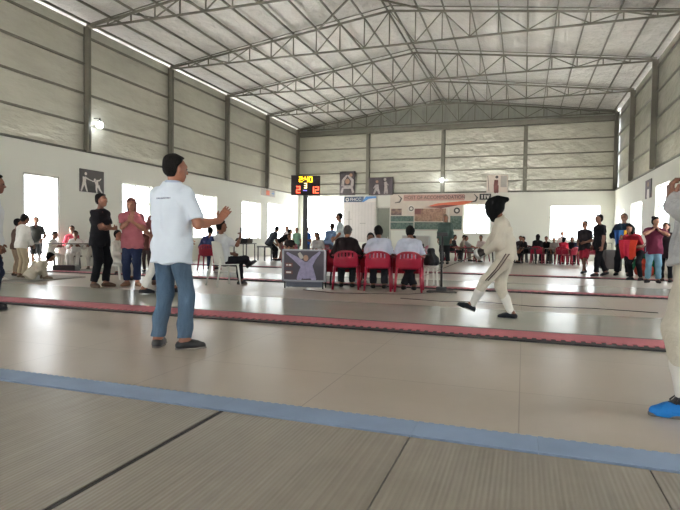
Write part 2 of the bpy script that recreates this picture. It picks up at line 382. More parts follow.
tag(MB().box(-1.588, -1.568, -1.2, 2.575, .001, .0195).build('gap_shade_strip', RUBBER), 'black strip standing in for the shaded gap between the metal piste panels', 'strip')  # black strip laid in the gap to paint its shade over the lit floor
def teeth_strip(y0, y1, x0, x1, pitch, depth, far=True, near=False):
    """outline of a foam strip with interlocking teeth"""
    pts = []; n = int((x1-x0)/pitch); pitch = (x1-x0)/n
    for i in range(n):
        a = x0+i*pitch
        pts += [(a, y0-(depth if near else 0)), (a+pitch*.5, y0-(depth if near else 0)), (a+pitch*.5, y0), (a+pitch, y0)] if near else []
    if not near: pts = [(x0, y0), (x1, y0)]
    top = []
    if far:
        for i in range(n):
            a = x0+i*pitch
            top += [(a, y1+depth), (a+pitch*.5, y1+depth), (a+pitch*.5, y1), (a+pitch, y1)]
        pts += top[::-1]
    else: pts += [(pts[-1][0], y1), (pts[0][0], y1)]
    return pts
BLUE = mat('blue_foam', '#8497b3', .75, 0, .10, 2.5)
bs = tag(empty('foam_strip', (0, 2.6, 0)), 'long blue foam edge strip with interlocking teeth beside metal piste', 'foam strip')
cuts = [-6.2, -4.07, -2.9, -1.62, -.51, .09, 1.2, 2.6]
for a, c in zip(cuts, cuts[1:]):
    MB().prism(teeth_strip(0, .205, a+.0008, c-.0008, .05, .010), .001, .02).build('strip_section', BLUE, bs)
REDF = mat('red_foam', '#b0606a', .7, 0, .10, 3)
MATT = mat('beige_mat', '#ab9f90', .38, 0, .09, 1.1)
def red_strip(y0, y1, x0, x1, label, pitch=.09):
    r = tag(empty('mat_strip', (0, y0, 0)), label, 'floor strip')
    w = y1-y0
    MB().box(x0, x1, 0.005, w-.05, .001, .018).build('black_underlay', RUBBER, r)
    MB().box(x0, x1, w-.05, w, .001, .024).build('black_edge', RUBBER, r)
    MB().prism(teeth_strip(.17, w-.05, x0, x1, pitch, .07, False, True), .018, .024).build('red_top', REDF, r)
red_strip(5.5, 6.08, -14.0+1.0, 4.2, 'long red foam strip with black toothed edge crossing behind the standing man')
red_strip(10.62, 11.1, -11.95, 4.2, 'second red and black strip, running just beyond the red chairs', .12)
red_strip(15.55, 16.05, -12.0, 4.2, 'farthest red and black strip near the back of the hall', .14)
# smooth conductive piste between the first strip and the chairs
PISTE = mat('grey_piste', '#a3a297', .24, .05, .07, 1.2)
tag(MB().box(-13.0, 4.2, 6.1, 7.84, .001, .012).build('piste_runner', PISTE), 'smooth glossy grey green piste the masked fencer walks on', 'piste')
PISTE2 = mat('far_piste', '#b5b1a8', .24, .05, .07, 1.2)
tag(MB().box(-12.0, 4.2, 11.12, 12.9, .001, .012).build('piste_runner', PISTE2), 'pale glossy piste beyond the second strip', 'piste')
tag(MB().box(-12.3, -9.6, 8.2, 9.7, .001, .03).build('floor_mat', mat('grey_mat', '#8f8b84', .8, 0, .1)), 'thin grey mat under the white clad children by the doorway', 'mat')
# floor cables
def cable(pts, label, r=.006):
    tag(MB().tube([(x, y, .012+r) for x, y in pts], r, 6).build('floor_cable', BLACK, smooth=True), label, 'cable')
cable([(-1.9, 8.6), (-1.2, 8.45), (-.6, 8.65), (.2, 8.4), (1.0, 8.55), (1.8, 8.4)], 'thin black cable lying on the floor behind the masked fencer')
cable([(-3.9, 9.2), (-3.2, 8.9), (-2.6, 9.05), (-1.9, 9.3), (-1.55, 9.8)], 'thin black cable running from black stand to the poster board')

# ------------------------------------------------------------------ people: smooth skinned bodies from rounded limbs
V = lambda *a: np.array(a, float)
def unit(a): a = np.asarray(a, float); return a/(np.linalg.norm(a)+1e-9)
def C_(a, b, ra, rb=None): return ('c', np.asarray(a, float), np.asarray(b, float), ra, ra if rb is None else rb)
def E_(c, r, ax): return ('e', np.asarray(c, float), np.asarray(r, float), np.asarray(ax, float))
def prim_box(p):
    if p[0] == 'c':
        return np.minimum(p[1]-p[3], p[2]-p[4]), np.maximum(p[1]+p[3], p[2]+p[4])
    m = p[2].max(); return p[1]-m, p[1]+m
def prim_eval(p, X, Y, Z):
    if p[0] == 'c':
        a, b = p[1], p[2]; ab = b-a; L = ab@ab+1e-12
        t = np.clip(((X-a[0])*ab[0]+(Y-a[1])*ab[1]+(Z-a[2])*ab[2])/L, 0, 1)
        return np.sqrt((X-a[0]-t*ab[0])**2+(Y-a[1]-t*ab[1])**2+(Z-a[2]-t*ab[2])**2)-(p[3]+(p[4]-p[3])*t)
    c, r, ax = p[1], p[2], p[3]; q = 0; g = 0
    for i in range(3):
        u = (X-c[0])*ax[i][0]+(Y-c[1])*ax[i][1]+(Z-c[2])*ax[i][2]
        q = q+(u/r[i])**2; g = g+(u/r[i]**2)**2
    q = np.sqrt(q); return q*(q-1)/(np.sqrt(g)+1e-9)
def smin(a, b, k):
    h = np.maximum(k-np.abs(a-b), 0)/k; return np.minimum(a, b)-h*h*k*.25
def sdf_mesh(groups, vox, kg=.02, fold=0, seed=0):
    """groups: list of (prims, cuts, k).  Returns verts, quads of the smooth surface."""
    bl = np.array([prim_box(p)[0] for g in groups for p in g[0]]).min(0)-3*vox-fold
    bh = np.array([prim_box(p)[1] for g in groups for p in g[0]]).max(0)+3*vox+fold
    n = np.ceil((bh-bl)/vox).astype(int)+1
    ax = [bl[i]+vox*np.arange(n[i]) for i in range(3)]
    F = None
    for prims, cuts, k in groups:
        G = np.full(n, .25, np.float32); mg = k+2.5*vox+fold
        for p in prims:
            lo, hi = prim_box(p)
            i0 = np.maximum(((lo-mg-bl)/vox).astype(int), 0); i1 = np.minimum(((hi+mg-bl)/vox).astype(int)+2, n)
            if (i1 <= i0).any(): continue
            s = tuple(slice(i0[i], i1[i]) for i in range(3))
            X = ax[0][s[0]][:, None, None]; Y = ax[1][s[1]][None, :, None]; Z = ax[2][s[2]][None, None, :]
            G[s] = smin(G[s], prim_eval(p, X, Y, Z), k)
        for nn, d in cuts:      # keep the side nn.p < d
            G = np.maximum(G, (ax[0]*nn[0])[:, None, None]+(ax[1]*nn[1])[None, :, None]+(ax[2]*nn[2])[None, None, :]-d)
        F = G if F is None else smin(F, G, kg)
    if fold:
        rs = np.random.RandomState(seed)
        for _ in range(4):
            w = rs.normal(size=3); w = w/np.linalg.norm(w)*rs.uniform(28, 70)*V(1, 1, .55); ph = rs.uniform(0, 6.28)
            F = F+(fold*.5*np.sin((ax[0]*w[0])[:, None, None]+(ax[1]*w[1])[None, :, None]+(ax[2]*w[2])[None, None, :]+ph+1.5*np.sin(ax[2]*9+ph)[None, None, :])).astype(np.float32)
        F = F-fold*.7
    return nets(F, bl, vox)
def nets(F, org, vox):
    s = F < 0
    cn = sum(s[i:s.shape[0]-1+i, j:s.shape[1]-1+j, k:s.shape[2]-1+k].astype(np.uint8) for i in (0, 1) for j in (0, 1) for k in (0, 1))
    act = (cn > 0) & (cn < 8); I = np.argwhere(act)
    idx = np.full(act.shape, -1, np.int32); idx[tuple(I.T)] = np.arange(len(I))
    acc = np.zeros((len(I), 3)); cnt = np.zeros(len(I))
    co = [np.array((i, j, k)) for i in (0, 1) for j in (0, 1) for k in (0, 1)]
    val = [F[tuple((I+c).T)] for c in co]
    for a in range(8):
        for b in range(a+1, 8):
            if np.abs(co[a]-co[b]).sum() != 1: continue
            va, vb = val[a], val[b]; m = (va < 0) != (vb < 0)
            t = np.where(m, va/np.where(m, va-vb, 1), 0)
            acc[m] += (co[a]+t[:, None]*(co[b]-co[a]))[m]; cnt[m] += 1
    P = org+vox*(I+acc/cnt[:, None]); Q = []
    for d in range(3):
        e = np.zeros(3, int); e[d] = 1; u = np.zeros(3, int); u[(d+1) % 3] = 1; w = np.zeros(3, int); w[(d+2) % 3] = 1
        sl0 = tuple(slice(1, s.shape[i]-1) if i != d else slice(0, s.shape[i]-1) for i in range(3))
        sl1 = tuple(slice(1, s.shape[i]-1) if i != d else slice(1, s.shape[i]) for i in range(3))
        ch = s[sl0] != s[sl1]; J = np.argwhere(ch)
        J = J+np.array([0 if i == d else 1 for i in range(3)])
        ins = s[tuple(J.T)]
        q = np.stack([idx[tuple((J-u-w).T)], idx[tuple((J-w).T)], idx[tuple(J.T)], idx[tuple((J-u).T)]], 1)
        q[~ins] = q[~ins][:, ::-1]; Q.append(q)
    Q = np.concatenate(Q); return P, Q[(Q >= 0).all(1)]
def quad_obj(name, P, Q, mat_, parent):
    me = bpy.data.meshes.new(name)
    me.vertices.add(len(P)); me.vertices.foreach_set('co', P.astype(np.float32).ravel())
    me.loops.add(4*len(Q)); me.loops.foreach_set('vertex_index', Q.astype(np.int32).ravel())
    me.polygons.add(len(Q)); me.polygons.foreach_set('loop_start', np.arange(0, 4*len(Q), 4, dtype=np.int32)); me.polygons.foreach_set('loop_total', np.full(len(Q), 4, np.int32))
    me.polygons.foreach_set('use_smooth', np.ones(len(Q), bool)); me.materials.append(mat_)
    me.update(calc_edges=True); me.validate()
    o = bpy.data.objects.new(name, me); COL.objects.link(o); o.parent = parent; return o

def ik(a, t, l1, l2, pole):
    d = t-a; D = np.linalg.norm(d); Dm = l1+l2-.004
    if D > Dm: t = a+d*(Dm/D); D = Dm
    D = max(D, abs(l1-l2)+.01); u = unit(t-a); x = (l1*l1-l2*l2+D*D)/(2*D); h = math.sqrt(max(l1*l1-x*x, 0))
    pl = np.asarray(pole, float); pl = unit(pl-u*(pl@u)); return a+u*x+pl*h, t

def rotm(axis, deg):
    return np.array(Matrix.Rotation(R(deg), 3, Vector(axis)))

def person(name, label, x, y, rel, h=1.75, pose=None, shirt='#dddddd', sleeve=.62, hem=.10, trousers='#222222', leg=1.93, shoes='#1a1a1a',
           sk=None, hair='short', hairm=None, vox=.016, z=0.0, group=None, girth=1.0, loose=0.0, extra=None, tie=None, head_k=1.0, heading=None, shirt_mat=None, trouser_mat=None, tl=None, sole=None, collar=False):
    """rel: facing relative to the line of sight from the doorway end of the hall (0 = away, 90 = to the left)."""
    sk = sk or SK1; hairm = hairm or HAIR; p = pose or {}; g = girth
    az = (math.degrees(math.atan2(y, x))+rel) if heading is None else heading
    root = empty(name, (x, y, z), az); tag(root, label, 'person', group)
    k = h/1.75; det = vox/k
    # --- skeleton (1.75 m figure facing +x)
    pel = V(*p.get('pel', (0, 0, .93))); lean = p.get('lean', 2); side = p.get('side', 0); tw = p.get('twist', 0)
    Rs = rotm((0, 1, 0), lean)@rotm((1, 0, 0), side); u = Rs@V(0, 0, 1)
    mid = pel+u*.17
    cur = p.get('curve', lean*.35); Rc = rotm((0, 1, 0), cur)@Rs; uc = Rc@V(0, 0, 1)
    chest = mid+uc*.19; sh = chest+uc*.135; nb = sh+uc*.045
    Rt = Rc@rotm((0, 0, 1), tw); fw = Rt@V(1, 0, 0); lt = Rt@V(0, 1, 0)
    hz = R(p.get('hyaw', 0)); hp = p.get('hpitch', 0)
    Rh = rotm((0, 0, 1), tw+p.get('hyaw', 0))@rotm((0, 1, 0), lean*.3+hp)@rotm((1, 0, 0), p.get('hroll', 0))
    hf, hl, hu = Rh@V(1, 0, 0), Rh@V(0, 1, 0), Rh@V(0, 0, 1)
    nd = unit(uc*.6+hu*.6+hf*.12); hb = nb+nd*.085; hc = hb+hu*.095*head_k+hf*.018
    SHO = {1: sh+lt*.170*g**.5-uc*.032, -1: sh-lt*.170*g**.5-uc*.032}
    shr = p.get('shrug', {}); 
    for s in (1, -1): SHO[s] = SHO[s]+uc*shr.get(s, 0)
    px = Rs@V(1, 0, 0); pl = V(0, 1, 0)
    pyaw = rotm((0, 0, 1), p.get('pyaw', 0)); pl = pyaw@pl
    HIP = {1: pel+pl*.085-u*.02, -1: pel-pl*.085-u*.02}
    arms, legs, hands, feet = {}, {}, {}, {}
    for s, c in ((1, 'L'), (-1, 'R')):
        t = V(*p.get(c, (.07, s*.25, pel[2]-.11)))
        el, wr = ik(SHO[s], t, .285, .25, p.get(c+'p', (-.8, s*.5, -.4)))
        arms[s] = (SHO[s], el, wr)
        hd = unit(V(*p[c+'d'])) if c+'d' in p else unit(unit(wr-el)+V(.1, 0, -.05))
        hn = V(*p.get(c+'n', (0, -s*1.0, -.3))); hn = unit(hn-hd*(hn@hd)); hands[s] = (wr, hd, hn, p.get(c+'c', 28))
        f = V(*p.get(c+'F', (-.01, s*.10, .085))); kn, an = ik(HIP[s], f, .425, .415, p.get(c+'k', (1, s*.12, .15)))
        legs[s] = (HIP[s], kn, an); feet[s] = (an, p.get(c+'y', s*9), p.get(c+'t', 0))
    # --- body
    kk = k
    def sc(a): return np.asarray(a, float)*kk
    def c(a, b, ra, rb=None): return C_(sc(a), sc(b), ra*kk, (ra if rb is None else rb)*kk)
    def e(cn, r, A): return E_(sc(cn), np.asarray(r)*kk, A)
    def torso(o=0.0, lo=0.0, full=True):
        q = []
        for s in (1, -1):
            q += [c(pel+pl*s*.068*g, mid+lt*s*.055*g, .100*g+o+lo, .088*g+o+lo*.7), c(mid+lt*s*.055*g, chest+lt*s*.080*g, .088*g+o+lo*.7, .096*g+o), c(chest+lt*s*.080*g, sh+lt*s*.095*g-uc*.045, .096*g+o, .068+o),
                  c(sh+lt*s*.09-uc*.022, SHO[s], .056+o*.8, .050+o*.8), c(nb+uc*.02, sh+lt*s*.115-uc*.022, .042+o*.6, .044+o*.7)]
        q += [c(pel+fw*.02, chest+fw*.025, .085*g+o+lo, .09*g+o)]
        return q
    B = torso(-.012)
    B += [c(nb-uc*.03, hb+hu*.03, .054, .050)]
    A = (hf, hl, hu)
    hk = head_k
    B += [e(hc+hu*.012*hk, V(.096, .078, .108)*hk, A), c(hc+hf*.030*hk-hu*.045*hk, hc+hf*.058*hk-hu*.082*hk, .054*hk, .032*hk)]
    Bh = [c(hc+hf*.088*hk+hu*.012*hk, hc+hf*.108*hk-hu*.022*hk, .010*hk, .015*hk), c(hc+hf*.078*hk+hl*.03*hk+hu*.03*hk, hc+hf*.078*hk-hl*.03*hk+hu*.03*hk, .017*hk),
          c(hc+hf*.083*hk-hl*.014*hk-hu*.056*hk, hc+hf*.083*hk+hl*.014*hk-hu*.056*hk, .011*hk)]
    for s in (1, -1):
        Bh += [e(hc+hl*s*.078*hk-hf*.004*hk-hu*.005*hk, V(.020, .010, .032)*hk, A)]
    HB = []; fm = max(1.0, det/.0098)
    for s in (1, -1):
        a0, a1, a2 = arms[s]
        B += [c(a0, a0*.45+a1*.55, .053*g**.5, .046*g**.5), c(a0*.45+a1*.55, a1, .046*g**.5, .039), c(a1, a1*.65+a2*.35, .040, .041), c(a1*.65+a2*.35, a2, .041, .027)]
        wr, hd, hn, cu = hands[s]; hw = np.cross(hd, hn)*(-s)*1.0
        pm = wr+hd*.085
        HB += [c(wr, wr+hd*.02, .026, .026)]
        for i, ln in zip((-1.5, -.5, .5, 1.5), (.062, .078, .084, .074)):
            kn = pm+hw*i*.0195
            HB += [c(wr+hd*.02+hw*i*.010, kn, .0185, .0125)]
            f1 = unit(hd*math.cos(R(cu))+hn*math.sin(R(cu))+hw*i*.07); f2 = unit(hd*math.cos(R(cu*2.3))+hn*math.sin(R(cu*2.3))+hw*i*.05)
            HB += [c(kn, kn+f1*ln*.52, .0098*fm, .009*fm), c(kn+f1*ln*.52, kn+f1*ln*.52+f2*ln*.5, .009*fm, .0078*fm)]
        th = wr+hd*.028+hw*.024; t1 = unit(hd*.55+hw*.75+hn*.35); t2 = unit(hd*.85+hw*.3+hn*.3)
        HB += [c(wr+hd*.015, th, .02, .015), c(th, th+t1*.042, .0135*fm, .0115*fm), c(th+t1*.042, th+t1*.042+t2*.03, .0112*fm, .009*fm)]
        l0, l1, l2 = legs[s]
        B += [c(l0, l1, .084*g, .052), c(l1, l1*.65+l2*.35, .050, .051), c(l1*.65+l2*.35, l2, .051, .034)]
    FT = []; SH = {}; SL = {}
    for s in (1, -1):
        an, yw, pt = feet[s]; Rf = rotm((0, 0, 1), yw)@rotm((0, 1, 0), pt); fd, fu, fl_ = Rf@V(1, 0, 0), Rf@V(0, 0, 1), Rf@V(0, 1, 0)
        FT += [c(an, an-fd*.03-fu*.045, .034, .034), c(an-fd*.03-fu*.045, an+fd*.12-fu*.055, .033, .026), c(an+fd*.12-fu*.055, an+fd*.165-fu*.06, .026, .020), c(an, an+fd*.10-fu*.045, .034, .026)]
        so = -.085
        SH[s] = ([c(an-fu*.03, an-fd*.035-fu*.048, .045, .040), c(an-fd*.035-fu*.05, an+fd*.06-fu*.05, .040, .043), c(an+fd*.06-fu*.05, an+fd*.165-fu*.06, .041, .028), c(an-fu*.03, an+fd*.10-fu*.045, .040, .036),
                  c(an+fl_*.012+fd*.11-fu*.055, an+fl_*.01+fd*.15-fu*.06, .036, .028)], [(-fu, -(sc(an+fu*so)@fu)), (fu, sc(an+fu*.022)@fu)], .03*kk)
        SL[s] = ([c(an-fd*.04-fu*.08, an+fd*.06-fu*.08, .044, .047), c(an+fd*.06-fu*.08, an+fd*.167-fu*.08, .045, .034)], [(-fu, -(sc(an+fu*so)@fu)), (fu, sc(an-fu*.066)@fu)], .03*kk)
    fold = 0.0
    quad_obj('body', *sdf_mesh([(B+FT, [], .035*kk), (Bh, [], .012*kk), (HB, [], .009*kk)], vox, .018*kk), sk, root)
    # --- hair
    if hair:
        ic = hc+hu*.018*hk-hf*.008*hk
        HP = [e(ic, V(.106, .090, .116)*hk, A)]; nn = unit(-hf*.72+hu*.70)
        cuts = [(-nn, -(sc(ic+nn*.004*hk)@nn))]
        G = [(HP, cuts, .02*kk)]
        if hair == 'short':
            G = [(HP+[c(ic-hf*.05+hu*.05, ic+hf*.035+hu*.07, .06, .045)], [(-nn, -(sc(ic+nn*.012*hk)@nn))], .02*kk)]
            G += [(HP, [(hf, sc(ic-hf*.022*hk)@hf), (-hu, -(sc(ic-hu*.098*hk)@hu))], .02*kk)]
        elif hair in ('long', 'pony', 'bun'):
            G += [(HP+([c(ic-hf*.06, ic-hf*.085-hu*.17, .07, .05), c(ic-hf*.02+hl*.05, ic-hf*.045+hl*.05-hu*.14, .05, .04), c(ic-hf*.02-hl*.05, ic-hf*.045-hl*.05-hu*.14, .05, .04)] if hair == 'long' else []), [(hf, sc(ic+hf*.012*hk)@hf)], .02*kk)]
            if hair == 'pony': G += [([c(ic-hf*.1+hu*.02, ic-hf*.15-hu*.05, .035, .04), c(ic-hf*.15-hu*.05, ic-hf*.13-hu*.17, .038, .018)], [], .02*kk)]
            if hair == 'bun': G += [([c(ic-hf*.09+hu*.075, ic-hf*.10+hu*.085, .042, .04)], [], .02*kk)]
        quad_obj('hair', *sdf_mesh(G, vox, .012*kk, .006*kk, 3), hairm, root)
    if vox < .013:
        for s in (1, -1):
            ec = sc(hc+hf*.087*hk+hl*s*.031*hk+hu*.008*hk); m_ = MB(); m_.lathe([(.0, -.008*kk), (.009*kk, -.005*kk), (.012*kk, 0), (.009*kk, .005*kk), (.0, .008*kk)], 10, tuple(ec)); m_.build('eye', EYE, root, True)
    # --- clothes
    rnd = abs(hash(label)) % 1000 if False else int(abs(x*37+y*91))
    fa = (.0095 if vox < .013 else .006)*kk
    if shirt is not None:
        o = .012+loose
        bot = pel-u*hem
        T = torso(o, loose*.6)
        if hem > .04: T += [c(pel+pl*s*.070*g, pel+pl*s*.075*g-u*(hem+.03), .107*g+o, .112*g+o+loose*.4) for s in (1, -1)]
        if collar: T += [c(nb-uc*.005, nb+uc*.028, .068, .064)]
        G = [(T, [(-u, -(sc(bot)@u)), (uc, sc(nb+uc*(.05 if collar else .022))@uc)], .04*kk)]
        for s in (1, -1):
            a0, a1, a2 = arms[s]
            if sleeve <= 0: continue
            if sleeve <= 1:
                en = a0+(a1-a0)*sleeve; d = unit(a1-a0); r1 = .052+.012+loose*.35
                G.append(([c(a0, en+d*.06, .052+o*.7, r1-.004)], [(d, sc(en)@d)], .03*kk))
            else:
                en = a1+(a2-a1)*(sleeve-1); d = unit(a2-a1)
                G.append(([c(a0, a1, .060+o*.6, .049+o*.6)], [], .03*kk)); G.append(([c(a1, en+d*.06, .050+o*.6, .036+o*.7)], [(d, sc(en)@d)], .03*kk))
        so_ = quad_obj('shirt', *sdf_mesh(G, vox, .035*kk, fa, rnd), shirt_mat or cloth(shirt), root)
        if tie: so_['label'] = tie
    if trousers is not None:
        o = .010+(loose*.7 if tl is None else tl)
        T = [c(pel+pl*s*.066*g, mid+lt*s*.055*g, .102*g+o*.6, .092*g+o*.5) for s in (1, -1)]+[c(pel+fw*.01-u*.03, pel+fw*.015+u*.06, .09*g, .09*g)]
        G = [(T, [(u, sc(pel+u*.105)@u)], .04*kk)]
        for s in (1, -1):
            l0, l1, l2 = legs[s]
            if leg <= 1:
                en = l0+(l1-l0)*leg; d = unit(l1-l0); G.append(([c(l0, en+d*.1, .092*g+o, .072*g+o*1.6)], [(d, sc(en)@d)], .03*kk))
            else:
                en = l1+(l2-l1)*(leg-1); d = unit(l2-l1)
                G.append(([c(l0, l1, .088*g+o, .056+o)], [], .03*kk)); G.append(([c(l1, en+d*.06, .056+o, .044+o*1.1)], [(d, sc(en)@d)], .03*kk))
        quad_obj('trousers' if leg > 1 else 'shorts', *sdf_mesh(G, vox, .035*kk, fa*.75, rnd+5), trouser_mat or cloth(trousers), root)
    if shoes is not None:
        sm = cloth(shoes, .5) if isinstance(shoes, str) else shoes
        for s in (1, -1):
            so_ = quad_obj('shoe', *sdf_mesh([SH[s]], min(vox, .012), .02*kk, 0), sm, root)
            if sole: quad_obj('sole', *sdf_mesh([SL[s]], min(vox, .009), .02*kk, 0), sole, so_)
    inf = dict(root=root, k=kk, arms={s: [sc(a) for a in arms[s]] for s in arms}, legs={s: [sc(a) for a in legs[s]] for s in legs}, hands=hands, hc=sc(hc), hf=hf, hl=hl, hu=hu, chest=sc(chest), sh=sc(sh), nb=sc(nb), uc=uc, fw=fw, lt=lt, pel=sc(pel), feet=feet, c=c, e=e, sc=sc, A=A, vox=vox,
               _pel=pel, _hc=hc, _sh=sh, _chest=chest, _nb=nb, _mid=mid, _arms=arms, _legs=legs, torso=torso, HB=HB)
    return inf
def wpt(inf, v):
    """a point of the figure in hall coordinates"""
    r = inf['root']; a = r.rotation_euler.z; x, y, z = v
    return Vector((r.location.x+x*math.cos(a)-y*math.sin(a), r.location.y+x*math.sin(a)+y*math.cos(a), r.location.z+z))
def sit(**k):
    d = dict(pel=(0, 0, .545), lean=4, L=(.36, .13, .68), R=(.36, -.13, .68), LF=(.43, .12, .085), RF=(.43, -.12, .085), Lk=(1, .1, .6), Rk=(1, -.1, .6)); d.update(k); return d
def bend(**k):
    d = dict(pel=(-.05, 0, .88), lean=48, curve=12, hpitch=-8, L=(.42, .12, .55), R=(.42, -.12, .55)); d.update(k); return d
def floor_sit(**k):
    d = dict(pel=(0, 0, .13), lean=18, L=(.28, .10, .33), R=(.28, -.10, .33), LF=(.36, .14, .08), RF=(.36, -.14, .08), Lk=(.3, .5, 1), Rk=(.3, -.5, 1)); d.update(k); return d
def walk(**k):
    d = dict(LF=(.28, .09, .10), RF=(-.30, -.09, .13), Rt=25, Lt=-12, L=(-.12, .24, .86), R=(.2, -.24, .9)); d.update(k); return d
CROSS = dict(L=(.20, -.12, 1.15), R=(.22, .10, 1.12), Lp=(-.2, 1, -.5), Rp=(-.2, -1, -.5), Ld=(.15, -1, .1), Rd=(.1, 1, .15), Ln=(-1, 0, 0), Rn=(-1, 0, 0))

# ------------------------------------------------------------------ flat prints (posters, banners): layered thin sheets
def sheet(name, mats, shapes, fn, parent):
    """shapes: (material index, kind, data...) stacked outwards; fn maps (u, v, w) to hall or local space"""
    m = MB(); w = 0
    for s in shapes:
        mi, kd = s[0], s[1]; w += .0012
        if kd == 'rect':
            a, b_, c, d = s[2]; polys = [[(a, b_), (c, b_), (c, d), (a, d)]]
        elif kd == 'poly': polys = [s[2]]
        elif kd == 'disc':
            (a, b_), r = s[2], s[3]; rx, rz = r if hasattr(r, '__len__') else (r, r)
            polys = [[(a+rx*math.cos(t*math.pi/10), b_+rz*math.sin(t*math.pi/10)) for t in range(20)]]
        else:
            pts, ws = s[2], s[3]; polys = []
            for (p, q, w0, w1) in zip(pts, pts[1:], ws, ws[1:]):
                dx, dz = q[0]-p[0], q[1]-p[1]; L = math.hypot(dx, dz)+1e-9; nx, nz_ = -dz/L, dx/L
                polys.append([(p[0]+nx*w0, p[1]+nz_*w0), (p[0]-nx*w0, p[1]-nz_*w0), (q[0]-nx*w1, q[1]-nz_*w1), (q[0]+nx*w1, q[1]+nz_*w1)])
                polys.append([(q[0]+w1*math.cos(t*math.pi/5), q[1]+w1*math.sin(t*math.pi/5)) for t in range(10)])
        for k, pl in enumerate(polys):
            m.prism(pl, w-.0012, w+.0001*k, mi, fn)
    return m.build(name, mats, parent)
def back_fn(y): return lambda u, v, w: (u, y-w, v)
def left_fn(x): return lambda u, v, w: (x+w, u, v)
def right_fn(x): return lambda u, v, w: (x-w, u, v)
def pm(name, c, var=.05, scale=4): return mat('print_'+name, c, .55, 0, var, scale)
def collage(name, cols, scale):
    m, nt, b = new_mat(name); tc = N(nt, 'ShaderNodeTexCoord'); vz = N(nt, 'ShaderNodeTexVoronoi', i_Scale=scale); nz = N(nt, 'ShaderNodeTexNoise', i_Scale=scale*1.2, i_Detail=4.0)
    nt.links.new(tc.outputs['Object'], vz.inputs['Vector']); nt.links.new(tc.outputs['Object'], nz.inputs['Vector'])
    rp = N(nt, 'ShaderNodeValToRGB'); rp.color_ramp.interpolation = 'EASE'
    for i, c in enumerate(cols):
        e = rp.color_ramp.elements[i] if i < 2 else rp.color_ramp.elements.new(.5)
        e.position = .28+.46*i/(len(cols)-1)
    for e, c in zip(rp.color_ramp.elements, cols): e.color = srgb(c)+(1,)
    a = N(nt, 'ShaderNodeMath', operation='MULTIPLY_ADD'); a.inputs[1].default_value = .25; nt.links.new(vz.outputs['Distance'], a.inputs[0]); nt.links.new(nz.outputs[0], a.inputs[2])
    s_ = N(nt, 'ShaderNodeMath', operation='SUBTRACT'); s_.inputs[1].default_value = .1; nt.links.new(a.outputs[0], s_.inputs[0]); nt.links.new(s_.outputs[0], rp.inputs[0]); nt.links.new(rp.outputs[0], b.inputs['Base Color'])
    b.inputs['Roughness'].default_value = .5
    return m
INK = pm('ink', '#2b2526'); INKG = pm('charcoal', '#3b3836'); PWHITE = pm('white', '#dcd8d0'); PSK = pm('skin', '#9a7560'); PGREY = pm('grey', '#a8a39c'); PMAUVE = pm('mauve', '#4a3b46')
NAVY = pm('navy', '#39475e'); BLUEP = pm('blue', '#4679b4'); ORANGE = pm('orange', '#cf6a4c'); PINKT = pm('tan_pink', '#b99186'); CREAM = pm('cream', '#d3c9bd'); DKRED = pm('maroon', '#5b2a25')

# fencing picture on the left wall
YP0, YP1, ZP0, ZP1 = 12.93, 13.92, 2.34, 3.05
o = tag(empty('wall_picture'), 'dark square picture of two white fencers on left wall between doorway and window', 'picture')
MB().box(XL, XL+.03, YP0, YP1, ZP0, ZP1).build('picture_board', INK, o)
P = lambda a, b_: (YP0+a*(YP1-YP0), ZP0+b_*(ZP1-ZP0))
sheet('print', [INKG, PWHITE], [(0, 'rect', (YP0+.02, ZP0+.02, YP1-.02, ZP1-.02)),
    (1, 'limb', [P(.18, .66), P(.17, .42)], [.075, .06]), (1, 'disc', P(.23, .80), .05), (1, 'limb', [P(.15, .42), P(.10, .22), P(.05, .05)], [.05, .035, .025]), (1, 'limb', [P(.18, .42), P(.23, .22), P(.28, .04)], [.05, .035, .025]),
    (1, 'limb', [P(.2, .64), P(.36, .56), P(.54, .50)], [.03, .02, .012]), (1, 'limb', [P(.66, .52), P(.70, .34)], [.07, .06]), (1, 'disc', P(.60, .58), .045),
    (1, 'limb', [P(.66, .54), P(.80, .58), P(.86, .66)], [.03, .022, .015]), (1, 'limb', [P(.68, .34), P(.66, .18), P(.68, .04)], [.05, .035, .025]), (1, 'limb', [P(.74, .34), P(.80, .18), P(.90, .03)], [.05, .035, .025]), (1, 'limb', [P(.62, .52), P(.5, .5)], [.03, .015])], left_fn(XL+.03), o)
# small sign with cross on the left wall ledge
o = tag(empty('wall_sign'), 'small cream sign with a blue cross under the ledge near far left corner', 'sign')
MB().box(XL, XL+.02, 24.9, 26.6, 3.18, 3.56).build('sign_board', CREAM, o)
sheet('print', [PGREY, BLUEP, ORANGE], [(0, 'rect', (24.92, 3.2, 26.58, 3.54)), (0, 'rect', (25.0, 3.24, 25.45, 3.5)), (2, 'rect', (25.5, 3.24, 25.9, 3.5)), (1, 'rect', (26.15, 3.35, 26.5, 3.40)), (1, 'rect', (26.3, 3.23, 26.36, 3.52))], left_fn(XL+.02), o)

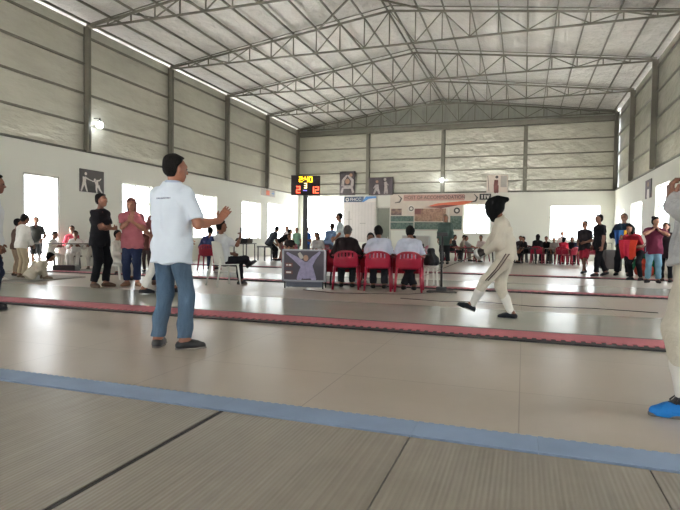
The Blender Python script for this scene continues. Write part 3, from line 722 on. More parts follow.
YW = YB-.10
def poster(name, label, x0, x1, z0, z1, mats, shapes, y=None):
    y = YB-.12 if y is None else y
    o = tag(empty(name), label, 'poster'); MB().box(x0, x1, y, y+.02, z0, z1).build('poster_board', INK, o)
    Q = lambda a, b_: (x0+a*(x1-x0), z0+b_*(z1-z0))
    sh = []
    for s in shapes:
        s = list(s)
        if s[1] == 'rect': a = Q(*s[2][:2]); c = Q(*s[2][2:]); s[2] = (*a, *c)
        elif s[1] in ('poly', 'limb'): s[2] = [Q(*p) for p in s[2]]
        elif s[1] == 'disc': s[2] = Q(*s[2])
        sh.append(tuple(s))
    sheet('print', mats, sh, back_fn(y), o); return o
poster('wall_poster', 'tall dark poster of a fencer with both arms raised on back wall', -10.36, -9.4, 3.53, 4.93, [INK, pm('faded', '#a59d9b', .25, 12), PSK, pm('dark_plum', '#2e242b', .2, 6)],
    [(3, 'rect', (.03, .02, .97, .98)), (2, 'disc', (.5, .58), (.14, .16)), (1, 'limb', [(.2, .38), (.22, .62), (.45, .82)], [.09, .08, .05]), (1, 'limb', [(.8, .38), (.82, .62), (.55, .82)], [.09, .08, .05]), (1, 'limb', [(.25, .34), (.75, .34)], [.10, .10]),
     (2, 'disc', (.72, .84), (.10, .10)), (0, 'rect', (.3, .04, .7, .24)), (1, 'limb', [(.12, .1), (.2, .28)], [.07, .06]), (1, 'limb', [(.88, .1), (.8, .28)], [.07, .06])])
poster('wall_poster', 'wide dark poster of two small fencers on back wall above the grey door', -8.56, -7.12, 3.51, 4.53, [INK, pm('faded', '#a59d9b', .25, 12), PSK, pm('dark_plum', '#2e242b', .2, 6)],
    [(3, 'rect', (.02, .02, .98, .98)), (1, 'limb', [(.33, .60), (.33, .38)], [.10, .12]), (2, 'disc', (.34, .76), .08), (1, 'limb', [(.30, .36), (.22, .10)], [.08, .05]), (1, 'limb', [(.36, .36), (.44, .10)], [.08, .05]), (1, 'limb', [(.30, .56), (.2, .4)], [.05, .03]),
     (1, 'limb', [(.68, .74), (.70, .50)], [.09, .08]), (1, 'disc', (.66, .88), .08), (1, 'limb', [(.69, .5), (.66, .12)], [.07, .05]), (1, 'limb', [(.72, .5), (.76, .12)], [.07, .05]), (1, 'limb', [(.70, .7), (.8, .56)], [.05, .03])])
poster('wall_poster', 'pale faded poster with dark red figure above the masked fencer', -1.95, -.85, 3.56, 4.5, [PGREY, DKRED, CREAM, INK],
    [(2, 'rect', (0, 0, 1, 1)), (1, 'limb', [(.46, .72), (.44, .40), (.42, .03)], [.10, .11, .07]), (3, 'disc', (.48, .88), .08), (1, 'limb', [(.48, .4), (.52, .03)], [.10, .06]), (3, 'limb', [(.05, .98), (.12, .1)], [.015, .012]), (0, 'rect', (.66, .3, .95, .95))])
o = tag(empty('wall_poster'), 'dark portrait poster on right wall between two windows', 'poster')
MB().box(XR-.03, XR, 21.75, 22.7, 2.62, 3.3).build('poster_board', INK, o)
sheet('print', [PMAUVE, PWHITE, PSK], [(0, 'rect', (21.78, 2.65, 22.67, 3.27)), (1, 'limb', [(22.2, 2.95), (22.2, 2.7)], [.16, .2]), (2, 'disc', (22.22, 3.12), .09)], right_fn(XR-.03), o)

# white roll-up banner with blue header
o = tag(empty('roll_up_banner'), 'tall white banner with blue header hanging left of the grey door', 'banner')
x0, x1, z0, z1 = -10.08, -8.12, .78, 3.44
MB().box(x0, x1, YB-.10, YB-.08, z0, z1).build('banner_cloth', pm('banner_white', '#d3cdc8', .04, 2), o)
sheet('print', [NAVY, BLUEP, PWHITE, PGREY, ORANGE], [(0, 'rect', (x0, 3.12, x1-.75, z1)), (1, 'poly', [(x0+1.1, 3.12), (x1, 3.2), (x1, z1), (x0+1.35, z1)]), (2, 'poly', [(x1-.75, 3.12), (x1, 3.12), (x1, 3.34), (x1-.45, 3.30)]), (2, 'disc', (x0+.2, 3.27), .11), (0, 'disc', (x0+.2, 3.27), .06),
     *[(3, 'rect', (x0+.35+.19*i, .95, x0+.36+.19*i, 3.05)) for i in range(9)], (3, 'rect', (x0+.18, 2.1, x0+.5, 2.13)), (3, 'rect', (x0+.30, 1.6, x0+.36, 2.6)), (3, 'rect', (x0+1.0, 1.85, x0+1.35, 1.9)), (3, 'rect', (x0+.1, 1.3, x0+.45, 1.34))], back_fn(YB-.10), o)
text('FHCC', .26, PWHITE, o, (x0+.72, YB-.108, 3.27), (R(90), 0, 0), 'lettering')

# long banner board with photo panels
o = tag(empty('banner_board'), 'wide banner with heading letters, orange swoosh and photo panels on back wall', 'banner')
C1 = collage('photo_green', ['#141f1e', '#2c463d', '#5c6e66', '#a9a79b', '#27323a'], 9); C2 = collage('photo_warm', ['#3a2c26', '#7a5846', '#a88a74', '#c9b9a6', '#5c4a40'], 7); C3 = collage('photo_dark', ['#231c1c', '#4a3530', '#8d7466', '#2c2a2c'], 5)
m = MB(); m.box(-7.28, -2.0, YB-.10, YB-.08, 2.95, 3.56); m.box(-7.28, -3.2, YB-.10, YB-.08, 1.48, 2.95); m.build('banner_cloth', CREAM, o)
sheet('print', [PINKT, ORANGE, C1, C2, C3, PWHITE, INKG, DKRED], [(0, 'rect', (-6.5, 3.16, -3.1, 3.50)), (1, 'poly', [(-5.1, 2.86), (-4.6, 3.0), (-3.2, 3.12), (-2.45, 3.12), (-3.2, 2.92), (-4.2, 2.80)]), (7, 'poly', [(-5.3, 2.8), (-4.2, 2.92), (-3.4, 2.9), (-4.4, 2.72)]),
     (4, 'rect', (-7.22, 2.35, -6.6, 2.72)), (5, 'disc', (-6.05, 2.72), .2), (6, 'disc', (-6.05, 2.72), .14), (5, 'disc', (-6.05, 2.72), .08), (2, 'rect', (-7.24, 1.98, -5.9, 2.30)), (2, 'rect', (-7.24, 1.55, -5.9, 1.94)), (3, 'rect', (-5.85, 2.0, -4.1, 2.72)), (2, 'rect', (-5.85, 1.55, -4.1, 1.96)),
     (7, 'rect', (-5.85, 2.4, -5.5, 2.72)), (5, 'rect', (-4.0, 1.55, -3.9, 2.72)), (2, 'rect', (-3.85, 1.55, -3.22, 2.3)), (6, 'disc', (-3.5, 2.6), .17), (5, 'disc', (-3.5, 2.6), .09),
     (6, 'limb', [(-7.0, 3.05), (-6.72, 3.1), (-6.62, 3.3), (-6.8, 3.48)], [.02, .04, .04, .015]), (6, 'limb', [(-2.75, 3.05), (-2.5, 3.12), (-2.42, 3.3), (-2.58, 3.48)], [.02, .04, .04, .015])], back_fn(YB-.10), o)
text('HOST OF ACCOMMODATION', .27, INKG, o, (-4.75, YB-.155, 3.33), (R(90), 0, 0), 'lettering', sx=.92)
o = tag(empty('wall_plaque'), 'small black plaque with pale marks at right end of the banner heading', 'sign')
MB().box(-2.3, -1.7, YB-.15, YB-.12, 3.18, 3.5).build('plaque_board', BLACK, o)
sheet('print', [PWHITE], [(0, 'rect', (-2.2, 3.24, -2.13, 3.44)), (0, 'rect', (-2.05, 3.24, -1.98, 3.44)), (0, 'limb', [(-1.92, 3.42), (-1.86, 3.26), (-1.8, 3.42)], [.03, .03, .03])], back_fn(YB-.15), o)
o = tag(empty('notice_board'), 'grey notice panel below the photo panels behind the seated white shirts', 'board')
MB().box(-6.5, -5.05, YB-.08, YB-.02, .55, 1.15).build('board_face', PGREY, o); MB().box(-6.56, -4.99, YB-.06, YB-.01, .5, 1.2).build('board_frame', CHROME, o)

# bare bulbs
def bulb(x, y, z, label):
    o = tag(empty('led_bulb', (x, y, z)), label, 'lamp')
    MB().lathe([(.0, -.13), (.07, -.11), (.11, -.03), (.08, .05), (.03, .08)], 16).build('bulb_glass', emis('lit_bulb', '#f4fbff', 25), o, True)
    MB().lathe([(.03, .08), (.032, .16), (.02, .2)], 12).build('bulb_socket', BLACK, o, True)
    MB().bar((0, 0, .18), (0 if x > -6 else -.24, .28 if x > -6 else 0, .2), .02).build('bracket', BLACK, o)
bulb(XL+.26, 13.5, 4.5, 'bright white bulb on steel column of left wall'); bulb(-4.33, YB-.3, 4.3, 'bright white bulb high on back wall above the banner')

# ------------------------------------------------------------------ apparatus table, scoreboard, stands
TH = 17
o = tag(empty('poster_stand', (-4.04, 9.55, 0), 10), 'silver framed stand with purple fencing poster below the scoreboard', 'poster stand')
m = MB()
for a in ((-.44, .14, .44, .17), (-.44, .74, .44, .77)): m.box(a[0], a[2], -.02, .02, a[1], a[3])
m.box(-.44, -.40, -.02, .02, .14, .77); m.box(.40, .44, -.02, .02, .14, .77); m.build('frame', mat('stand_frame', '#85868a', .45, .3), o)
MB().box(-.40, .40, -.008, .008, .17, .74).build('panel', PMAUVE, o)
LAV = pm('lavender', '#8a84a2', .22, 14); PUR = pm('purple', '#2a2230', .12, 5)
sheet('print', [PUR, LAV, PSK, DKRED, PWHITE, PGREY], [(0, 'rect', (-.39, .18, .39, .73)), (1, 'limb', [(.08, .20), (.07, .34), (.04, .44)], [.10, .085, .09]), (1, 'limb', [(.02, .42), (-.04, .30), (-.09, .2)], [.08, .07, .05]), (1, 'limb', [(.10, .42), (.15, .30), (.20, .2)], [.08, .07, .05]), (1, 'limb', [(0, .46), (-.16, .58), (-.33, .69)], [.07, .05, .022]), (1, 'limb', [(.1, .46), (.2, .60), (.31, .71)], [.07, .045, .022]), (2, 'disc', (.04, .60), (.05, .06)), (5, 'limb', [(-.1, .70), (-.05, .62)], [.03, .04]),
     (3, 'rect', (-.37, .42, -.22, .50)), (3, 'rect', (-.37, .28, -.22, .35)), (4, 'rect', (-.35, .445, -.32, .475)), (4, 'rect', (-.30, .445, -.25, .475)), (4, 'rect', (-.35, .30, -.25, .33))], lambda u, v, w: (u, -.008-w, v), o)
MB().box(-.36, .36, .02, .035, .03, .14).build('skirt_panel', mat('skirt_grey', '#565b66', .7), o)
for sx in (-.38, .38):
    for dy in (0, .3): MB().bar((sx, dy, 0), (sx, dy, .16 if dy == 0 else .74), .025).build('leg', BLACK, o)
MB().box(-.40, .40, .02, .32, .74, .76).build('shelf', CHROME, o)

o = tag(empty('scoreboard', (-4.22, 10.02, 0), 22), 'black digital scoreboard on a pole showing 2:40, 3, 2 and 12', 'scoreboard')
MB().box(-.05, .05, .02, .08, .02, 1.95).build('pole', BLACK, o, bevel=.01)
MB().box(-.25, .25, -.15, .25, 0, .03).build('base', BLACK, o, bevel=.01)
MB().box(-.295, .295, -.05, .04, 1.86, 2.26).build('display_case', mat('display_black', '#140d0f', .6, spec=.15), o, bevel=.008)
YEL = emis('yellow_led', '#ffd21a', 2.2); LEDR = emis('red_led', '#ff5a3c', 2.0); LEDW = emis('pale_led', '#ffe9a0', 2.0)
SEG = {'0': 'abcdef', '1': 'bc', '2': 'abged', '3': 'abgcd', '4': 'fgbc'}
def digit(ch, x, z, w, h, mt, parent, t=.016):
    m = MB(); y0, y1 = -.058, -.05
    S_ = dict(a=(x, z+h-t, x+w, z+h), d=(x, z, x+w, z+t), g=(x, z+h/2-t/2, x+w, z+h/2+t/2), f=(x, z+h/2, x+t, z+h), b=(x+w-t, z+h/2, x+w, z+h), e=(x, z, x+t, z+h/2), c=(x+w-t, z, x+w, z+h/2))
    for s in SEG[ch]: a, b_, c, d = S_[s]; m.box(a, c, y0, y1, b_, d)
    m.build('digit', mt, parent)
for ch, x in (('2', -.135), ('4', -.02), ('0', .065)): digit(ch, x, 2.125, .068, .11, YEL, o)
for z_ in (2.15, 2.19): MB().box(-.05, -.034, -.058, -.05, z_, z_+.015).build('colon_dot', YEL, o)
digit('3', -.03, 2.0, .055, .105, LEDW, o, .014); digit('2', -.19, 1.90, .085, .14, LEDR, o, .02); digit('1', .125, 1.90, .045, .14, LEDR, o, .02); digit('2', .185, 1.90, .085, .14, LEDR, o, .02)
MB().box(-.05, .03, -.056, -.05, 1.945, 1.965).build('status_light', emis('blue_led', '#6a6ad0', .8), o)

o = tag(empty('floor_stand', (-1.45, 10.12, 0), 10), 'thin black stand with flat base right of the red chairs', 'stand')
MB().prism([(-.28, -.14), (.28, -.14), (.22, .14), (-.22, .14)], 0, .03).build('base', mat('stand_base', '#3a3835', .6), o, bevel=.006)
m = MB(); m.prism([(-.10, -.08), (.10, -.08), (.06, .08), (-.06, .08)], .03, .10); m.build('foot_block', BLACK, o)
MB().tube([(0, 0, .03), (0, 0, 1.1)], .022, 12).build('pole', BLACK, o, True)
MB().box(-.10, .10, -.05, .05, 1.06, 1.13).build('top_box', BLACK, o, bevel=.01)

def table(name, label, x, y, rz, L, W, H, topm, cloth_m=None, group=None, z=0, drop=.45):
    o = tag(empty(name, (x, y, z), rz), label, 'table', group)
    MB().box(-L/2, L/2, -W/2, W/2, H-.03, H).build('table_top', topm, o, bevel=.005)
    for sx in (-1, 1):
        for sy in (-1, 1): MB().bar((sx*(L/2-.07), sy*(W/2-.06), 0), (sx*(L/2-.12), sy*(W/2-.06), H-.03), .035).build('leg', BLACK, o)
    if cloth_m:
        m = MB(); n = 48
        ring = []
        def edge(t):
            per = 2*(L+W); d = t*per
            if d < L: return (-L/2+d, -W/2)
            if d < L+W: return (L/2, -W/2+d-L)
            if d < 2*L+W: return (L/2-(d-L-W), W/2)
            return (-L/2, W/2-(d-2*L-W))
        vs = []; 
        for k, (zz, o_) in enumerate(((H+.004, .004), (H-drop*.5, .012), (H-drop, .02))):
            for i in range(n):
                a, b_ = edge(i/n); r_ = 1+(.012*math.sin(i*2.1)*k)
                vs.append((a*(1+o_/L*2)*r_, b_*(1+o_/W*2)*r_, zz))
        fs = [(k*n+i, k*n+(i+1)%n, (k+1)*n+(i+1)%n, (k+1)*n+i) for k in range(2) for i in range(n)]+[tuple(range(n))]
        m.add(vs, fs); c = m.build('table_skirt', cloth_m, None, False); c.location = o.location; c.rotation_euler = o.rotation_euler
        c.name = 'tablecloth'; sd = c.modifiers.new('thickness', 'SOLIDIFY'); sd.thickness = .004; sd.offset = 1
        return o, c
    return o
GREYTOP = mat('table_laminate', '#8d857b', .5); DARKTOP = mat('dark_table', '#2e2a28', .5)
_, c = table('folding_table', 'long officials table under red cloth in front of three red chairs', -3.0, 10.85, 12, 1.9, .6, .74, GREYTOP, cloth('#8a1f2b'))
tag(c, 'dark red cloth draped over the officials table', 'tablecloth')
o = tag(empty('score_machine', (-2.2, 11.0, .746), 12), 'black scoring machine box on the officials table right of the third white shirt', 'machine')
MB().box(-.24, .24, -.13, .13, 0, .16).build('case', BLACK, o, bevel=.01); MB().box(-.2, .2, -.136, -.13, .04, .12).build('front_panel', INKG, o)
for i in range(3): MB().lathe([(0, .16), (.02, .16), (.02, .19), (.012, .2)], 10, (-.1+.1*i, 0, 0)).build('knob', CHROME, o)
o = tag(empty('backpack', (-1.86, 11.35, 0), 30), 'black bag on a low stool right of the officials table', 'bag')
P_, Q_ = sdf_mesh([([C_((-.06, 0, .54), (.07, 0, .54), .10, .10), C_((0, 0, .52), (0, .02, .74), .10, .07)], [], .08)], .02, .03, .012, 3); quad_obj('bag_body', P_, Q_, mat('bag_nylon', '#1e1f22', .7), o)
MB().tube([(-.05, -.06, .78), (-.05, -.13, .70), (0, -.14, .58), (.03, -.10, .48)], .015, 8).build('strap', RUBBER, o, True)
st = tag(empty('low_stool', (-1.86, 11.35, 0), 30), 'small grey stool holding the black bag', 'stool')
MB().lathe([(.17, .40), (.18, .42), (.17, .44)], 20).build('seat', WHITEPL, st)
for a in range(4): MB().bar((.13*math.cos(a*1.571+.78), .13*math.sin(a*1.571+.78), .40), (.18*math.cos(a*1.571+.78), .18*math.sin(a*1.571+.78), 0), .03).build('leg', WHITEPL, st)

# ------------------------------------------------------------------ chairs
def curved_back(mt, parent, w, z0, z1, x0, slots=True, name='backrest', arch=.07):
    nu, nv = 21, 9; vs = []
    for j in range(nv):
        for i in range(nu):
            u = -1+2*i/(nu-1); v = j/(nv-1)
            zt = z1-arch*u*u*abs(u); z = z0+(zt-z0)*v
            vs.append((x0+.075*u*u-.07*v, w/2*u*(1-.10*v*v), z))
    fs = []
    for j in range(nv-1):
        for i in range(nu-1):
            if slots and 5 <= j <= 6 and i % 3 == 1 and 3 <= i <= 16: continue
            fs.append((j*nu+i, j*nu+i+1, (j+1)*nu+i+1, (j+1)*nu+i))
    m = MB(); m.add(vs, fs); o = m.build(name, mt, parent, True); s = o.modifiers.new('thickness', 'SOLIDIFY'); s.thickness = .014; s.offset = 0
    return o
def make_red_chair(REDPL=REDPL):
    o = empty('plastic_chair')
    m = MB()
    nu = 12; vs = []
    for j in range(nu+1):
        for i in range(nu+1):
            u, v = -1+2*i/nu, -1+2*j/nu; vs.append((.03+.225*v, .235*u*(1-.06*(1-v)/2), .435-.012*math.cos(u*1.5)*math.cos(v*1.5)-(.03 if j == nu else 0)-(.015 if i in (0, nu) else 0)))
    m.add(vs, [(j*(nu+1)+i, j*(nu+1)+i+1, (j+1)*(nu+1)+i+1, (j+1)*(nu+1)+i) for j in range(nu) for i in range(nu)])
    se = m.build('seat', REDPL, o, True); s = se.modifiers.new('thickness', 'SOLIDIFY'); s.thickness = .016; s.offset = -1
    curved_back(REDPL, o, .49, .43, .765, -.215)
    for s in (-1, 1):
        MB().tube([(-.225, s*.215, .68), (-.13, s*.262, .655), (.02, s*.275, .655), (.17, s*.268, .645), (.235, s*.255, .60), (.24, s*.25, .44)], [.016, .022, .024, .024, .022, .02], 10, flat=.6).build('armrest', REDPL, o, True)
        MB().tube([(.235, s*.245, .45), (.26, s*.262, .2), (.275, s*.275, 0)], [.028, .024, .02], 8).build('leg', REDPL, o, True)
        MB().tube([(-.20, s*.22, .46), (-.235, s*.235, .2), (-.27, s*.25, 0)], [.03, .025, .02], 8).build('leg', REDPL, o, True)
    return o
_rc = make_red_chair(); _rcu = [False]; _dc = make_red_chair(mat('dark_plastic', '#2b2628', .5)); _dcu = [False]
def hdg(x, y, rel): return math.degrees(math.atan2(y, x))+rel
def red_chair(x, y, rel, label, group=None, z=0):
    o = _rc if not _rcu[0] else copy_tree(_rc); _rcu[0] = True
    o.location = (x, y, z); o.rotation_euler.z = R(hdg(x, y, rel)); tag(o, label, 'chair', group)
    return o
def dark_chair(x, y, rel, label, group=None):
    o = _dc if not _dcu[0] else copy_tree(_dc); _dcu[0] = True
    o.location = (x, y, 0); o.rotation_euler.z = R(hdg(x, y, rel)); tag(o, label, 'chair', group)
    return o
def white_chair(x, y, h, label):
    o = tag(empty('plastic_chair', (x, y, 0), h), label, 'chair')
    m = MB(); m.prism([(-.2, -.2), (.22, -.23), (.25, 0), (.22, .23), (-.2, .2)], .425, .445); m.build('seat', WHITEPL, o, bevel=.008)
    curved_back(WHITEPL, o, .46, .44, .90, -.17, False, arch=.05)
    for s in (-1, 1):
        MB().tube([(.2, s*.2, .43), (.225, s*.225, .2), (.25, s*.245, 0)], [.022, .018, .014], 8).build('leg', WHITEPL, o, True)
        MB().tube([(-.18, s*.19, .60), (-.19, s*.2, .43), (-.24, s*.225, .2), (-.28, s*.24, 0)], [.016, .022, .018, .014], 8).build('leg', WHITEPL, o, True)
    return o

# ------------------------------------------------------------------ foreground people
POLO, nt, b = new_mat('white_polo_cloth')
tc = N(nt, 'ShaderNodeTexCoord'); sx = N(nt, 'ShaderNodeSeparateXYZ'); nt.links.new(tc.outputs['Object'], sx.inputs[0])
def band(sock, lo, hi):
    a = N(nt, 'ShaderNodeMath', operation='GREATER_THAN'); a.inputs[1].default_value = lo; c = N(nt, 'ShaderNodeMath', operation='LESS_THAN'); c.inputs[1].default_value = hi
    nt.links.new(sock, a.inputs[0]); nt.links.new(sock, c.inputs[0]); d = N(nt, 'ShaderNodeMath', operation='MULTIPLY'); nt.links.new(a.outputs[0], d.inputs[0]); nt.links.new(c.outputs[0], d.inputs[1]); return d.outputs[0]
bk_ = N(nt, 'ShaderNodeMath', operation='LESS_THAN'); bk_.inputs[1].default_value = -.02; nt.links.new(sx.outputs[0], bk_.inputs[0])
b1 = band(sx.outputs[2], 1.318, 1.332); b2 = band(sx.outputs[1], -.085, .085)
wv = N(nt, 'ShaderNodeMath', operation='SINE'); fr = N(nt, 'ShaderNodeMath', operation='MULTIPLY'); fr.inputs[1].default_value = 420; nt.links.new(sx.outputs[1], fr.inputs[0]); nt.links.new(fr.outputs[0], wv.inputs[0])
g1 = N(nt, 'ShaderNodeMath', operation='GREATER_THAN'); g1.inputs[1].default_value = -.45; nt.links.new(wv.outputs[0], g1.inputs[0])
q = b1
for o_ in (b2, bk_.outputs[0], g1.outputs[0]):
    mm = N(nt, 'ShaderNodeMath', operation='MULTIPLY'); nt.links.new(q, mm.inputs[0]); nt.links.new(o_, mm.inputs[1]); q = mm.outputs[0]
mx = N(nt, 'ShaderNodeMix', data_type='RGBA'); mx.inputs[6].default_value = srgb('#dae3ee')+(1,); mx.inputs[7].default_value = srgb('#4d5a78')+(1,); nt.links.new(q, mx.inputs[0]); nt.links.new(mx.outputs[2], b.inputs['Base Color'])
b.inputs['Roughness'].default_value = .85
n2 = N(nt, 'ShaderNodeTexNoise', i_Scale=14, i_Detail=3.0); bp = N(nt, 'ShaderNodeBump', i_Strength=.3, i_Distance=.03); nt.links.new(tc.outputs['Object'], n2.inputs['Vector']); nt.links.new(n2.outputs[0], bp.inputs['Height']); nt.links.new(bp.outputs[0], b.inputs['Normal'])
DENIM = mat('blue_denim', '#42596f', .85, 0, .30, 5, .3, 40, stretch=(1, 1, .35))
SOLE = mat('grey_sole', '#77706a', .7)

ref = person('person', 'man in white polo and blue jeans seen from behind, right hand raised', -2.945, 3.95, -45, 1.68,
    dict(lean=1, pel=(0, 0, .935), LF=(-.02, .145, .085), RF=(.02, -.145, .085), Ly=28, Ry=-42, R=(.31, -.30, 1.19), Rp=(-.35, -.3, -1.2), Rd=(.48, -.28, .75), Rn=(.75, .55, -.25), Rc=9, L=(.27, .16, 1.02), Lp=(-.7, .6, -.5), hyaw=-22, hpitch=2, shrug={-1: .01}),
    shirt_mat=POLO, shirt='x', sleeve=.80, hem=.135, trouser_mat=DENIM, trousers='x', leg=1.95, shoes=LEATHER, sk=skin('#8c5a44'), vox=.0075, loose=.016, tl=.003, collar=True, sole=SOLE, girth=.9)
quad_obj('collar', *sdf_mesh([([ref['c'](ref['_nb']+ref['uc']*.02, ref['_nb']+ref['uc']*.085, .084, .066)], [(ref['uc'], ref['sc'](ref['_nb']+ref['uc']*.072)@ref['uc'])], .02)], .006), mat('collar_trim', '#a9b9d2', .8), ref['root'])

FENC = mat('fencing_white', '#c2bbab', .8, 0, .06, 7, .3, 30)
FENC2 = mat('fencing_white_far', '#d6d3cc', .8, 0, .06, 7)
fen = person('person', 'fencer in black mask and off white suit walking left along grey piste', -.355, 7.0, 90, 1.56,
    dict(lean=3, curve=12, pel=(-.18, 0, .90), LF=(.34, .02, .11), Lt=-20, RF=(-.27, -.10, .085), Rk=(1, 0, .1), L=(.12, .08, .955), Lp=(-.8, .6, -.6), R=(.19, -.02, .88), Rp=(-.7, -.6, -.7), Ld=(.85, -.15, -.35), Rd=(.85, .25, -.3), Rc=55, Lc=45, hpitch=8, Ry=-4),
    shirt_mat=FENC, shirt='x', sleeve=1.9, hem=.05, trouser_mat=FENC, trousers='x', leg=1.42, shoes='#1d2126', sk=SK2, vox=.009, loose=.008, hair=None, girth=.98, sole=SOLE)
f = fen; hc, hf, hu, hl, A = f['_hc'], f['hf'], f['hu'], f['hl'], f['A']
quad_obj('fencing_mask', *sdf_mesh([([f['e'](hc+hf*.015, V(.138, .112, .14), A), f['c'](hc+hf*.05-hu*.10, hc+hf*.04-hu*.155, .085, .065), f['c'](hc-hf*.05+hu*.085, hc-hf*.16+hu*.075, .06, .035)], [], .05)], .010), mat('mask_mesh', '#0a0b0c', .8, 0, .1, 60, spec=.1), f['root'])
for s in (1, -1): l = f['_legs'][s]; quad_obj('sock', *sdf_mesh([([f['c'](l[1]*.65+l[2]*.35, l[1]*.5+l[2]*.5, .066, .066), f['c'](l[1]*.5+l[2]*.5, l[2]+V(0, 0, -.02), .066, .046)], [], .02)], .01), FENC2, f['root'])
for s in (1, -1):
    l0, l1, l2 = [a*f['k'] for a in f['_legs'][s]]
    
    for q_ in (-.03, .012):
        o_ = V(q_, s*.128, 0)*f['k']; m = MB(); m.tube([l0+o_*1.02+V(0, 0, .05), (l0+l1)/2+o_*.93, l1+o_*.80], .007, 6); m.build('side_stripe', mat('stripe_dark', '#4b3a3a', .8), f['root'], True)
quad_obj('glove', *sdf_mesh([([(p_[0], p_[1], p_[2], p_[3]+.006, p_[4]+.006) for p_ in f['HB'][:len(f['HB'])//2]], [], .012)], .008), mat('glove_dark', '#3d3835', .8), f['root'])
wrx, hd = f['_arms'][1][2], f['hands'][1][1]
g0 = wpt(f, f['sc'](wrx+hd*.07)); dirv = Vector((-.82, .28, -.36)).normalized()
o = tag(empty('fencing_sabre'), 'thin sabre pointing down from the masked fencer hand', 'sabre')
MB().tube([g0-dirv*.07, g0+dirv*.06], .013, 10).build('grip', BLACK, o, True)
m = MB(); rot = dirv.to_track_quat('Z', 'Y'); ring = [(.012, .055), (.06, .05), (.068, .02), (.062, .0)]
vs = [g0+rot@Vector((r_*math.cos(t*math.pi/8), r_*math.sin(t*math.pi/8), z_)) for r_, z_ in ring for t in range(16)]
m.add(vs, [(i*16+t, i*16+(t+1) % 16, (i+1)*16+(t+1) % 16, (i+1)*16+t) for i in range(3) for t in range(16)]); gd = m.build('guard', CHROME, o, True); sd = gd.modifiers.new('thickness', 'SOLIDIFY'); sd.thickness = .003
MB().tube([g0+dirv*.05, g0+dirv*.45, g0+dirv*.92], [.005, .0032, .002], 6).build('blade', mat('blade_steel', '#6b6863', .4, .6), o, True)

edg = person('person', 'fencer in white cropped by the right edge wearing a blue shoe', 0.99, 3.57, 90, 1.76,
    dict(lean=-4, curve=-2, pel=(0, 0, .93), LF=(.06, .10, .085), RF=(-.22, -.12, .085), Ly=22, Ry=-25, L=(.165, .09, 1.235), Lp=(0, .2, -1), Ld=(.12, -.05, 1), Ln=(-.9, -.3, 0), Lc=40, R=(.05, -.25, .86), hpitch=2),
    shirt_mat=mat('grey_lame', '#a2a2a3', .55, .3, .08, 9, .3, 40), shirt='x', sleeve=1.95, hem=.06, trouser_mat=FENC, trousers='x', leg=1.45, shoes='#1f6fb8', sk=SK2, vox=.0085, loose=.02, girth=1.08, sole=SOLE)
f = edg
for s in (1, -1): l = f['_legs'][s]; quad_obj('sock', *sdf_mesh([([f['c'](l[1]*.65+l[2]*.35, l[1]*.5+l[2]*.5, .068, .068), f['c'](l[1]*.5+l[2]*.5, l[2]+V(0, 0, -.02), .068, .048)], [], .02)], .009), FENC2, f['root'])
for s in (1, -1):
    an, yw, pt = f['feet'][s]; Rf = rotm((0, 0, 1), yw); fd, fl_ = Rf@V(1, 0, 0), Rf@V(0, 1, 0)
    m = MB()
    for i in range(4):
        p_ = an+fd*(.055+.022*i)+V(0, 0, -.010-.006*i); m.tube([f['sc'](p_-fl_*.028), f['sc'](p_+V(0, 0, .010)), f['sc'](p_+fl_*.028)], .0045, 6)
    p_ = an+fd*.05
    for q in (1, -1): m.tube([f['sc'](p_), f['sc'](p_+fl_*q*.03+V(0, 0, .03)), f['sc'](p_+fl_*q*.05+fd*.02+V(0, 0, .0)), f['sc'](p_+fd*.03)], .0045, 6)
    m.build('laces', BLACK, f['root'], True)
    quad_obj('shoe_tongue', *sdf_mesh([([f['c'](an+V(0, 0, -.03), an+V(0, 0, .02)+fd*.01, .046, .048), f['c'](an+fd*.05-V(0, 0, .02), an+fd*.09-V(0, 0, .03), .038, .03)], [], .02)], .009), mat('shoe_black', '#15171b', .7), f['root'])

person('person', 'man in white top cropped by the left edge, shown in profile', -6.58, 5.06, -90, 1.74,
    dict(lean=2, hpitch=2, L=(.1, .24, .85), R=(.06, -.24, .84)), shirt='#d8dadb', sleeve=1.9, hem=.10, trousers='#23283a', shoes='#2a2a2e', sk=SK2, vox=.0115)
ex = person('person', 'fencer in white breeches and black shoes half hidden behind the polo man', -5.83, 7.5, -95, 1.70,
    dict(lean=10, LF=(.24, .1, .085), RF=(-.26, -.1, .085), L=(.3, .12, 1.0), R=(.4, -.12, 1.05), hpitch=8), shirt_mat=FENC2, shirt='x', sleeve=1.9, hem=.05, trouser_mat=FENC2, trousers='x', leg=1.9, shoes='#1b1c20', vox=.014)

# ------------------------------------------------------------------ left group
blk = person('person', 'young man in black with crossed arms beside the left wall picture', -7.64, 8.07, -128, 1.75,
    dict(lean=1, hyaw=6, LF=(.05, .10, .085), RF=(-.05, -.11, .085), Ly=20, Ry=-20, **CROSS), shirt='#1c1b1f', sleeve=.7, hem=.14, trousers='#17171b', leg=1.92, shoes='#4a382e', sk=skin('#7d5340'), vox=.0105, loose=.01)
o = tag(empty('paper_cup', tuple(wpt(blk, (.30, .16, 1.17)))), 'pale cup held in crossed arms of the man in black', 'cup')
MB().lathe([(.025, -.05), (.035, .05)], 14).build('cup_wall', PWHITE, o, True); MB().lathe([(.037, .05), (.037, .058)], 14).build('rim', PWHITE, o)
person('person', 'seated child in white half hidden right of the man in black', -8.60, 9.55, -120, 1.32, sit(pel=(0, 0, .60), L=(.3, .1, .78), R=(.3, -.1, .78)), shirt='#c9c4ba', sleeve=1.7, trousers='#c2bfb8', shoes='#3a3534', vox=.016, head_k=1.08)
st = tag(empty('low_stool', (-8.62, 9.53, 0)), 'pale stool under the half hidden child behind the man in black', 'stool')
